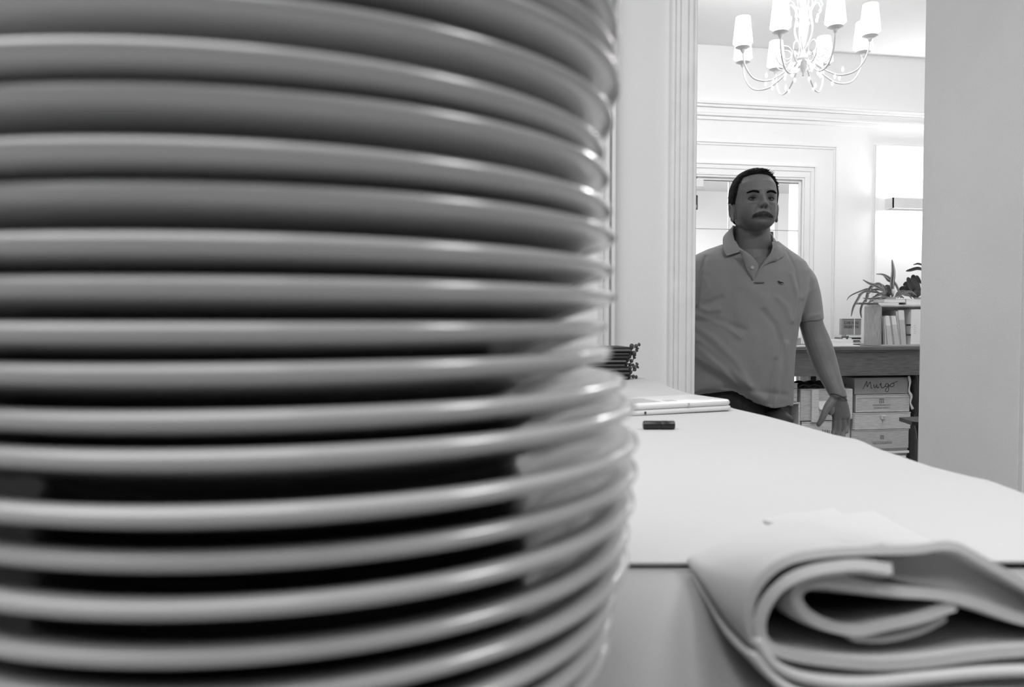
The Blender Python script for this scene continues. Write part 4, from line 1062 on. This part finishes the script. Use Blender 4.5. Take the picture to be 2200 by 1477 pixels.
# legs inside the trousers, standing on the floor
hipz = K(1590, 905, DM+.04).z
for s_ in (-1, 1):
    hx = K(1590, 905, DM+.04)+RH*(.060*s_); ft = hx+RH*(.03*s_)+fwd_*(.05 if s_ > 0 else -.12)
    body.tube([Vector((hx.x, hx.y, hipz+.03)), Vector(((hx.x*2+ft.x)/3, (hx.y*2+ft.y)/3, hipz*.75)), Vector(((hx.x+ft.x)/2, (hx.y+ft.y)/2, .48)), Vector(((hx.x+3*ft.x)/4, (hx.y+3*ft.y)/4, .32)), Vector((ft.x, ft.y, .09)), Vector((ft.x, ft.y, .04))], [.085, .08, .055, .056, .038, .035], 16)
me = remesh(body, .0028, 'body')
co = smooth_mesh(me, 1, .4)
# own tones of lips, stubble; shade painted into sockets, nostrils, mouth line, creases
x, y, z = hinv(co)
front = (y > .03) & (np.abs(x) < .09) & (np.abs(z) < .13)
tone = np.ones(len(co)); ax = np.abs(x)
def darken(a): 
    global tone
    tone = tone*(1-a*front)
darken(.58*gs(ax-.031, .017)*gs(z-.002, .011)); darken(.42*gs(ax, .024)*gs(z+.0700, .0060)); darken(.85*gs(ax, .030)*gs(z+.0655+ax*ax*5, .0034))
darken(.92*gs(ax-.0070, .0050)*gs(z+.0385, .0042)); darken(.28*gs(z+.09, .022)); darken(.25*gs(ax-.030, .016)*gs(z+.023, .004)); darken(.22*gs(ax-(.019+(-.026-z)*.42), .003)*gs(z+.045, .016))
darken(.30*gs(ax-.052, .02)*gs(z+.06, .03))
tone *= 1+.16*gs(ax, .03)*gs(z-.055, .03)*front+.25*gs(ax, .006)*gs(z+.012, .02)*front+.1*gs(ax-.045, .014)*gs(z+.018, .012)*front  # highlights painted on forehead, nose ridge and cheeks
ca = me.color_attributes.new('tone', 'FLOAT_COLOR', 'POINT')
ca.data.foreach_set('color', np.stack([tone, tone, tone, np.ones_like(tone)], 1).ravel().astype(np.float32))
finish(me, 'body', SKIN, man)
# ---- eyes
EW = mat('eye_white', .22, .25, noise=.05); IR = mat('iris', .012, .15, noise=.1)
for sx_ in (-1, 1):
    ex_, ez_ = .0310*sx_, -.0030
    yb_ = surf_y(ex_, ez_); cy_ = yb_-.0065
    mb = MB(); mb.ell((0, 0, 0), .0118, .0118, .0118, 24, 16); c_ = hp((ex_, cy_, ez_))
    mb.v = [tuple(c_+Vector(v)) for v in mb.v]
    eye = mb.build('eye', EW, man, smooth=True)
    mb = MB(); gz = hp((ex_-.0012, cy_+.0094, ez_+.0006))-c_
    mb.ell(c_+gz*.74, .0062, .0062, .0062, 14, 10); mb.build('iris', IR, eye, smooth=True)
    def lid(hh, zoff, r, k, m, nm, yo=.0):
        P_ = []
        for t_ in np.linspace(-1, 1, 15):
            xx = ex_+.0158*t_; zz2 = ez_+zoff+hh*(1-t_*t_)+.0016*t_*sx_
            yy = cy_+math.sqrt(max(0, .0128**2-(xx-ex_)**2*.62-(zz2-ez_)**2))+yo
            P_.append(hp((xx, yy, zz2)))
        return MB().tube(P_, [r*(.35+.65*math.sin(PI*(i+.5)/15)) for i in range(15)], 8).build(nm, m, man, smooth=True)
    lid(.0043, .0013, .0026, 1, SKIN2 if False else mat('eyelid_skin', .055, .6, noise=.05), 'upper_eyelid')
    lid(.0028, .0011, .0012, 1, HAIR, 'lashes', .0014)
    lid(-.0040, -.0014, .0018, 1, mat('lower_lid_skin', .085, .6, noise=.05), 'lower_eyelid')
# ---- hair made of a cap plus many short locks
def hairmask(x, y, z):              # > 0 inside the hair
    ax = np.abs(x)
    top = z-(.089-.006*(ax/.05)**2+.0)
    line_y = .047-.9*np.clip(.075-z, 0, .2)*0-.25*np.clip(.07-z, 0, .09)
    side = np.minimum(line_y-y-.016*np.clip((.03-z)/.04, 0, 1), z-(-.028-.25*np.clip(.03-y, -1, 1)*0))
    side = np.where((y < -.030), z+.060+.0*y, side)
    side = np.where((y < .012) & (y >= -.028) & (z < -.0), z-.004-1.4*(y+.028)*0, side)
    side = np.where(ax < .045, np.where(y > .02, -1, side), side)
    return np.maximum(top, np.minimum(side, .02))
msk = hairmask(HV[:, 0], HV[:, 1], HV[:, 2])
thk = np.clip(msk/.010, -1, 1); off = np.where(thk > 0, .0075*np.clip(thk, 0, 1)**.5, -.012)
off = off + np.where(thk > 0, .0004*np.sin(HV[:, 0]*520+HV[:, 2]*160)+.0003*np.sin(HV[:, 1]*600-HV[:, 2]*260), 0)
cen = np.array([0, 0, 0.0]); nn = HV-np.array([0, 0, .01]); nn /= np.linalg.norm(nn, axis=1)[:, None]
off += np.where(HV[:, 2] > .06, .0035*np.clip((HV[:, 2]-.06)/.04, 0, 1)*(thk > 0), 0)
CV = HV+nn*off[:, None]
mbh = MB(); mbh.add([tuple(v) for v in hp_np(CV)], fs)
def lock(mb, root, dirv, ln, r, bend):
    root = Vector(root); d = Vector(dirv).normalized(); b = Vector(bend)
    P_ = [root, root+d*ln*.5+b*ln*.2, root+d*ln+b*ln*.6]
    mb.tube([hp(p) for p in P_], [r, r*.8, r*.15], 5)
idx = np.where((msk > .002) & (HV[:, 2] > -.035))[0]; rs = random.Random(3)
for _ in range(2600):
    i = idx[rs.randrange(len(idx))]; p = CV[i]; n_ = nn[i]
    if p[2] < .05 and rs.random() < .5: continue
    if p[2] > .06:
        d = n_*.12+np.array([.55 if p[0] < .03 else .12+rs.uniform(-.3, .3), .35+rs.uniform(-.3, .3), .0 if p[0] < .03 else -.35]); ln = rs.uniform(.008, .014)
    else:
        d = n_*.08+np.array([rs.uniform(-.1, .1), -.35, -.8]); ln = rs.uniform(.006, .011)
    lock(mbh, p-n_*.0015, d, ln, rs.uniform(.0009, .0017), (0, 0, -.1))
for k in range(46):                 # tuft standing up at the front
    x0_ = .018+rs.uniform(-.012, .030); p = np.array([x0_, .055+rs.uniform(-.02, .012), .103-abs(x0_-.02)*.4])
    lock(mbh, p, (.55+rs.uniform(-.3, .4), .25, .65+rs.uniform(-.3, .2)), rs.uniform(.009, .017), .0014, (.3, .2, -.2))
mbh.build('hair', HAIR, man, smooth=True)
# ---- brows and moustache
for sx_ in (-1, 1):
    mb = MB()
    for k in range(260):
        t_ = rs.random(); xx = sx_*(.012+.036*t_); zz2 = .0160+.0035*math.sin(PI*min(1, t_*1.05))+.0035*t_+rs.uniform(-.0036, .0036)*(1-.5*t_)
        yy = surf_y(xx, zz2)-.0008
        lock(mb, (xx, yy, zz2), (sx_*1, .12, .22*(1-1.6*t_)), rs.uniform(.005, .009), .0008, (0, .05, -.1))
    mb.build('eyebrow', HAIR, man)
mb = MB()
for k in range(560):
    t_ = rs.uniform(-1, 1); xx = .033*t_; top = -.0495-.010*abs(t_)**1.4; bot = -.0625-.0065*abs(t_)**1.8
    zz2 = rs.uniform(bot, top); yy = surf_y(xx, zz2)-.0005
    lock(mb, (xx, yy, zz2), (t_*.8+rs.uniform(-.15, .15), .30, -.85), rs.uniform(.006, .0095), .00085, (0, -.1, -.2))
mb.build('moustache', MUST, man)

# ---- polo shirt
sh = MB()
rowspec = [(512, 1575, 1660, .070, .05), (524, 1556, 1674, .084, .05), (536, 1520, 1690, .098, .05), (549, 1492, 1709, .110, .048), (564, 1470, 1728, .120, .045), (584, 1458, 1738, .130, .042), (620, 1458, 1733, .140, .038),
           (660, 1464, 1722, .148, .036), (700, 1468, 1711, .155, .034), (740, 1468, 1704, .162, .032), (780, 1466, 1700, .168, .030), (820, 1464, 1698.5, .168, .030)]
rows = []
for (py_, l_, r_2, hd, dz) in rowspec:
    l3, r3 = K(l_, py_, DM+dz), K(r_2, py_, DM+dz); rows.append(((l3+r3)/2, (r3-l3)/2, FH*hd))
n = 96; vs = []
for c, A, Bv in rows:
    for k in range(n):
        w_ = 2*PI*k/n; cs, sn = math.cos(w_), math.sin(w_); vs.append(c+A*math.copysign(abs(cs)**.86, cs)+Bv*math.copysign(abs(sn)**.86, sn))
hemx = [1440, 1487, 1520, 1560, 1600, 1630, 1660, 1697]; hemy = [862, 849, 834, 833, 853, 873, 881, 874]
c, A, Bv = rows[-1]
for k in range(n):
    w_ = 2*PI*k/n; cs, sn = math.cos(w_), math.sin(w_); p = c+A*math.copysign(abs(cs)**.86, cs)+Bv*math.copysign(abs(sn)**.86, sn)*.97
    if sn < .15:
        ppx = pix(np.array([p]))[0][0]; tgt = K(ppx, float(np.interp(ppx, hemx, hemy)), (p-CAM).dot(FH)); p = Vector((p.x, p.y, min(p.z, tgt.z) if tgt.z < p.z else tgt.z))
    else: p = p-Vector((0, 0, .035))
    vs.append(p)
NR = len(rows)+1; fs2 = []
for i in range(NR-1):
    for k in range(n):
        l = (k+1) % n; fs2.append((i*n+k, i*n+l, (i+1)*n+l, (i+1)*n+k))
fs2 += [tuple(range(n-1, -1, -1)), tuple(range((NR-1)*n, NR*n))]
sh.add(vs, fs2)
def sleeve(ch):
    ch = sm4(ch, 4); P_ = [K(a, b, d) for a, b, d, r in ch]
    sh.tube(P_, [r*SPX for a, b, d, r in ch], 28, flat=1.15, ref=tuple(FH))
sleeve([(1690, 592, DM+.05, 36), (1716, 602, DM+.05, 34), (1729, 630, DM+.048, 31.5), (1736, 655, DM+.046, 29), (1740, 678, DM+.045, 27.5), (1741.5, 690, DM+.045, 27)])
sleeve([(1520, 592, DM+.05, 38), (1486, 602, DM+.05, 38), (1464, 635, DM+.048, 36), (1452, 665, DM+.046, 34), (1447, 692, DM+.045, 32)])
me = remesh(sh, .0045, 'polo_shirt')
co = smooth_mesh(me, 3, .5)
U, Vv = pix(co); Q = (co-np.array(CAM))@np.array(FH)
frontm = np.clip((DM+.05-Q)/.06, 0, 1)
def seg(U, V, pts):
    best = np.full(len(U), 1e9); sgn = np.zeros(len(U))
    for (x0_, y0_), (x1_, y1_) in zip(pts[:-1], pts[1:]):
        dx_, dy_ = x1_-x0_, y1_-y0_; L2 = dx_*dx_+dy_*dy_; t_ = np.clip(((U-x0_)*dx_+(V-y0_)*dy_)/L2, 0, 1)
        d_ = np.hypot(U-x0_-t_*dx_, V-y0_-t_*dy_); s_ = np.sign((U-x0_)*dy_-(V-y0_)*dx_)
        m_ = d_ < best; best = np.where(m_, d_, best); sgn = np.where(m_, s_, sgn)
    return best, sgn
D = np.zeros(len(co))
folds = [([(1487, 725), (1530, 770), (1580, 810), (1640, 858)], 10, .007), ([(1487, 700), (1530, 728), (1580, 775), (1610, 830)], 8, .004), ([(1495, 688), (1540, 690), (1600, 710)], 7, -.004), ([(1500, 680), (1560, 700), (1590, 725)], 6, .004),
         ([(1492, 662), (1530, 650), (1550, 640)], 6, -.004), ([(1496, 655), (1520, 668), (1545, 665)], 6, .004), ([(1505, 640), (1520, 620), (1515, 600)], 5, .003),
         ([(1665, 875), (1672, 830), (1682, 780), (1690, 740)], 6, .006), ([(1655, 870), (1660, 820), (1666, 775)], 5, -.004), ([(1680, 870), (1685, 800), (1680, 740), (1665, 700), (1640, 670)], 7, -.0045), ([(1560, 835), (1600, 838), (1650, 845), (1690, 850)], 6, -.003),
         ([(1700, 690), (1690, 660), (1670, 640)], 6, .003), ([(1706, 690), (1715, 640), (1700, 590)], 5, .004), ([(1720, 690), (1740, 680), (1760, 676)], 4, .003), ([(1725, 640), (1745, 620), (1748, 600)], 6, .004), ([(1600, 612), (1640, 640), (1655, 690), (1650, 760)], 14, .003), ([(1575, 600), (1565, 660), (1585, 730)], 14, -.003),
         ([(1620, 720), (1625, 780), (1600, 820)], 12, .003), ([(1500, 740), (1560, 790), (1600, 840)], 7, -.006)]
for pts, w_, a_ in folds:
    b_, _ = seg(U, Vv, pts); D += a_*np.exp(-(b_/w_)**2)
# seam of the sleeve
b_, s_ = seg(U, Vv, [(1690, 540), (1708, 575), (1716, 620), (1714, 660), (1708, 692)]); D += -.0026*np.exp(-(b_/2.4)**2)
b_, s_ = seg(U, Vv, [(1516, 552), (1505, 590), (1499, 640), (1496, 670)]); D += -.006*np.exp(-(b_/3.0)**2)
# the lifted back flap left of the front hem: everything below the diagonal lies deeper
b_, s_ = seg(U, Vv, [(1440, 735), (1487, 766), (1530, 795), (1560, 812), (1600, 842), (1636, 874), (1650, 900)])
low = 1/(1+np.exp(-np.clip((-s_*b_)/1.2, -30, 30)))
D -= .012*low*np.exp(-(b_/60)**2); 
D *= 1.9
co = co-np.outer(D*frontm, np.array(FH))
me.vertices.foreach_set('co', co.ravel()); me.update(); co = smooth_mesh(me, 1, .4)
LOWSIGN = float(np.mean(s_))
import bmesh
V_L = [(1572, 470), (1577, 489), (1581, 518), (1589, 533), (1601, 541), (1620, 557), (1627, 567), (1628, 580)]; V_R = [(1630, 580), (1644, 561), (1656, 545), (1660, 530), (1657, 505), (1662, 470)]
poly = V_L+V_R
def inside(a, b):
    c_ = False; j = len(poly)-1
    for i in range(len(poly)):
        xi, yi = poly[i]; xj, yj = poly[j]
        if (yi > b) != (yj > b) and a < (xj-xi)*(b-yi)/(yj-yi)+xi: c_ = not c_
        j = i
    return c_
bm = bmesh.new(); bm.from_mesh(me); U, Vv = pix(co); Q = (co-np.array(CAM))@np.array(FH); bm.faces.ensure_lookup_table()
kill = []
for f_ in bm.faces:
    i_ = f_.verts[0].index
    if Vv[i_] < 595 and Q[i_] < DM+.03 and inside(U[i_], Vv[i_]): kill.append(f_)
    elif Vv[i_] < 519 and 1540 < U[i_] < 1690: kill.append(f_)
bmesh.ops.delete(bm, geom=kill, context='FACES')
loose = [v_ for v_ in bm.verts if not v_.link_faces]; bmesh.ops.delete(bm, geom=loose, context='VERTS')
for v_ in bm.verts:                  # clean the cut onto the neckline
    if not v_.is_boundary: continue
    a_, b2 = pix(np.array([v_.co])); a_, b2 = a_[0], b2[0]; q3 = (v_.co-CAM).dot(FH)
    if b2 > 600 or q3 > DM+.03 or b2 < 519: continue
    bd2, bp2 = 1e9, None
    for (x0_, y0_), (x1_, y1_) in zip(poly[:-1], poly[1:]):
        dx_, dy_ = x1_-x0_, y1_-y0_; t_ = max(0, min(1, ((a_-x0_)*dx_+(b2-y0_)*dy_)/(dx_*dx_+dy_*dy_))); e_ = math.hypot(a_-x0_-t_*dx_, b2-y0_-t_*dy_)
        if e_ < bd2: bd2, bp2 = e_, (x0_+t_*dx_, y0_+t_*dy_)
    if bd2 < 7: v_.co = K(bp2[0], bp2[1], q3)
bm.to_mesh(me); bm.free(); co = co_of(me)
SHCO = co.copy(); SU, SV = pix(SHCO); SQ = (SHCO-np.array(CAM))@np.array(FH)
shirt = finish(me, 'polo_shirt', SHIRT, man)
def shirt_d(a, b):                  # distance of the shirt's front at a pixel
    m_ = (np.abs(SU-a) < 5) & (np.abs(SV-b) < 5)
    return float(SQ[m_].min()) if m_.any() else DM-.05
def patch(pxs, off, th, name, m, parent, ds=None, dense=False):
    P_ = [K(a, b, (ds[i] if ds else shirt_d(a, b))-off) for i, (a, b) in enumerate(pxs)]
    return MB().poly(P_, FH*th).build(name, m, parent)
def strip(La, Lb, name, m, th=.003, offa=.004, offb=.004, k=5, ds=None):
    """ribbon of cloth between two pixel polylines"""
    A_ = subdiv_smooth([Vector((x, y, 0)) for x, y in La], k); B__ = subdiv_smooth([Vector((x, y, 0)) for x, y in Lb], k)
    dA = subdiv_smooth([Vector((d, 0, 0)) for d in ds[0]], k); dB = subdiv_smooth([Vector((d, 0, 0)) for d in ds[1]], k)
    G = []
    for a, b, da, db in zip(A_, B__, dA, dB):
        row = []
        for j in range(6):
            f = j/5; dd = da.x*(1-f)+db.x*f-.006*math.sin(PI*f)
            row.append(K(a.x*(1-f)+b.x*f, a.y*(1-f)+b.y*f, dd))
        G.append(row)
    return MB().sheet(G, th, lambda i, j: -FH).build(name, m, shirt, smooth=True, sharp=60)
# collar, image left: from behind the neck down to its point
cb = DM+.06; c1_ = DM-.035
strip([(1580, 484), (1575, 488), (1575, 508), (1585, 528), (1598, 539)], [(1575, 486), (1556, 506), (1553, 520), (1556, 540), (1561, 550)], 'collar', SHIRT, ds=([DM+.045, DM+.02, DM-.012, DM-.05, DM-.066], [DM+.05, DM+.01, DM-.025, DM-.06, DM-.074]))
strip([(1653, 499), (1659, 512), (1663, 524), (1663, 536), (1656, 545)], [(1655, 499), (1668, 519), (1679, 532), (1683, 549), (1671.5, 558.5)], 'collar', SHIRT, ds=([DM+.045, DM+.02, DM-.02, DM-.045, DM-.055], [DM+.05, DM+.01, DM-.03, DM-.06, DM-.072]))
strip([(1656, 543), (1644, 559), (1634, 572), (1627.5, 581)], [(1671.5, 558.5), (1658, 563), (1644, 570), (1630, 583)], 'lapel', SHIRT, ds=([DM-.075]*4, [DM-.082]*4), th=.002)
strip([(1588, 538), (1597, 560), (1608, 587), (1616, 601)], [(1601, 540), (1620, 556), (1629, 574), (1619, 602)], 'placket', SHIRT, ds=([shirt_d(1600, 590)-.004]*4, [shirt_d(1600, 590)-.006]*4), th=.003)
SK2 = SKIN
q_ = shirt_d(1600, 590)-.0145
c_ = K(1616.5, 575, q_)
MB().tube([c_+FH*.003, c_-FH*.001], 3.6*SPX, 14).build('button', mat('pearl_button', .5, .3, noise=.05), shirt)
q2 = shirt_d(1632, 610)-.0015
patch([(1620, 606), (1642, 606), (1642, 608.5), (1620, 608.5)], .002, .002, 'placket_stitching', mat('shirt_stitch', .12, .9, noise=.05), shirt)
# small embroidered reptile badge
LX = lambda x, y: (1540+x/10.55, 480+y/10.55)
o1 = [LX(*p) for p in [(1376, 1300), (1420, 1288), (1470, 1298), (1512, 1318), (1532, 1352), (1500, 1386), (1450, 1384), (1400, 1372), (1382, 1345)]]
o2 = [LX(*p) for p in [(1384, 1312), (1410, 1300), (1430, 1318), (1490, 1330), (1512, 1352), (1520, 1372), (1480, 1352), (1450, 1362), (1480, 1372), (1440, 1374), (1405, 1360), (1390, 1340)]]
bd_ = shirt_d(1677, 606)
patch(o1, .002, .0015, 'badge_outline', mat('badge_thread', .34, .8, noise=.1), shirt, ds=[bd_]*len(o1))
patch(o2, .003, .001, 'badge_reptile', mat('badge_dark_thread', .03, .8, noise=.1), shirt, ds=[bd_]*len(o2))
# collar stand around the back of the neck
P = []
for a in np.linspace(math.radians(158), math.radians(372), 34):
    x_ = 1615+(41 if math.cos(a) < 0 else 46)*math.cos(a); dd_ = DM+.042+.078*-math.sin(a)
    tp = float(np.interp(x_, [1574, 1615, 1656], [485, 492, 498])); fr_ = max(0, math.sin(a)); tp += fr_*70
    P.append([K(x_, tp+(1-f)*34*1.0, dd_) for f in np.linspace(0, 1, 5)])
MB().sheet(P, .003, lambda i, j: (P[i][j]-K(1615, 500, DM+.042)).normalized()).build('collar_stand', SHIRT, shirt, smooth=True, sharp=60)
# ---- trousers, shoes, bracelet
tr = MB()
hc = K(1585, 830, DM+.035)
tr.loft([(Vector((hc.x, hc.y, K(1585, py_, DM).z)), RH*hw, FH*hd) for py_, hw, hd in ((795, .135, .105), (830, .148, .125), (870, .152, .135), (905, .152, .13), (930, .15, .12))], 40, pw=.9)
shoes = []
for s_ in (-1, 1):
    hx = K(1590, 905, DM+.04)+RH*(.060*s_); ft = hx+RH*(.03*s_)+fwd_*(.05 if s_ > 0 else -.12)
    tr.tube([Vector((hx.x, hx.y, hipz+.03)), Vector(((hx.x*2+ft.x)/3, (hx.y*2+ft.y)/3, hipz*.75)), Vector(((hx.x+ft.x)/2, (hx.y+ft.y)/2, .48)), Vector(((hx.x+3*ft.x)/4, (hx.y+3*ft.y)/4, .32)), Vector((ft.x, ft.y, .10)), Vector((ft.x, ft.y, .045))], [.098, .094, .080, .076, .070, .072], 24)
    shoes.append(ft)
me = remesh(tr, .006, 'trousers'); smooth_mesh(me, 4, .5); finish(me, 'trousers', DENIM, man)
for ft in shoes:
    mb = MB(); rws = []
    for t_, hw, hz in ((-.09, .02, .03), (-.07, .034, .06), (-.02, .036, .075), (.04, .036, .06), (.09, .043, .042), (.14, .042, .034), (.175, .025, .022)):
        rws.append((ft+fwd_*t_+Vector((0, 0, .012+hz/2)), RH*hw, Vector((0, 0, hz/2+.004))))
    mb.loft(rws, 20); s = mb.build('shoe', LEATHER, man, smooth=True)
    mb = MB(); mb.poly([ft+fwd_*(-.095)+RH*.03, ft+fwd_*(-.095)-RH*.03, ft+fwd_*(.08)-RH*.046, ft+fwd_*(.15)-RH*.04, ft+fwd_*(.182), ft+fwd_*(.15)+RH*.04, ft+fwd_*(.08)+RH*.046], Vector((0, 0, .014))); mb.build('sole', BLACKP, s)
bp_ = []
for k in range(28):
    a = 2*PI*k/28; cx_, cy_ = 1801+18.6*math.cos(a), 851+7.0*math.cos(a)*.95
    bp_.append(K(cx_, cy_-1.5*math.sin(a)-3.2*math.cos(a)**2*-1, DM-.055-.0335*math.sin(a)))
bp_.append(bp_[0])
MB().tube(bp_, 1.0*SPX, 6).build('bracelet', LEATHER, man, smooth=True)
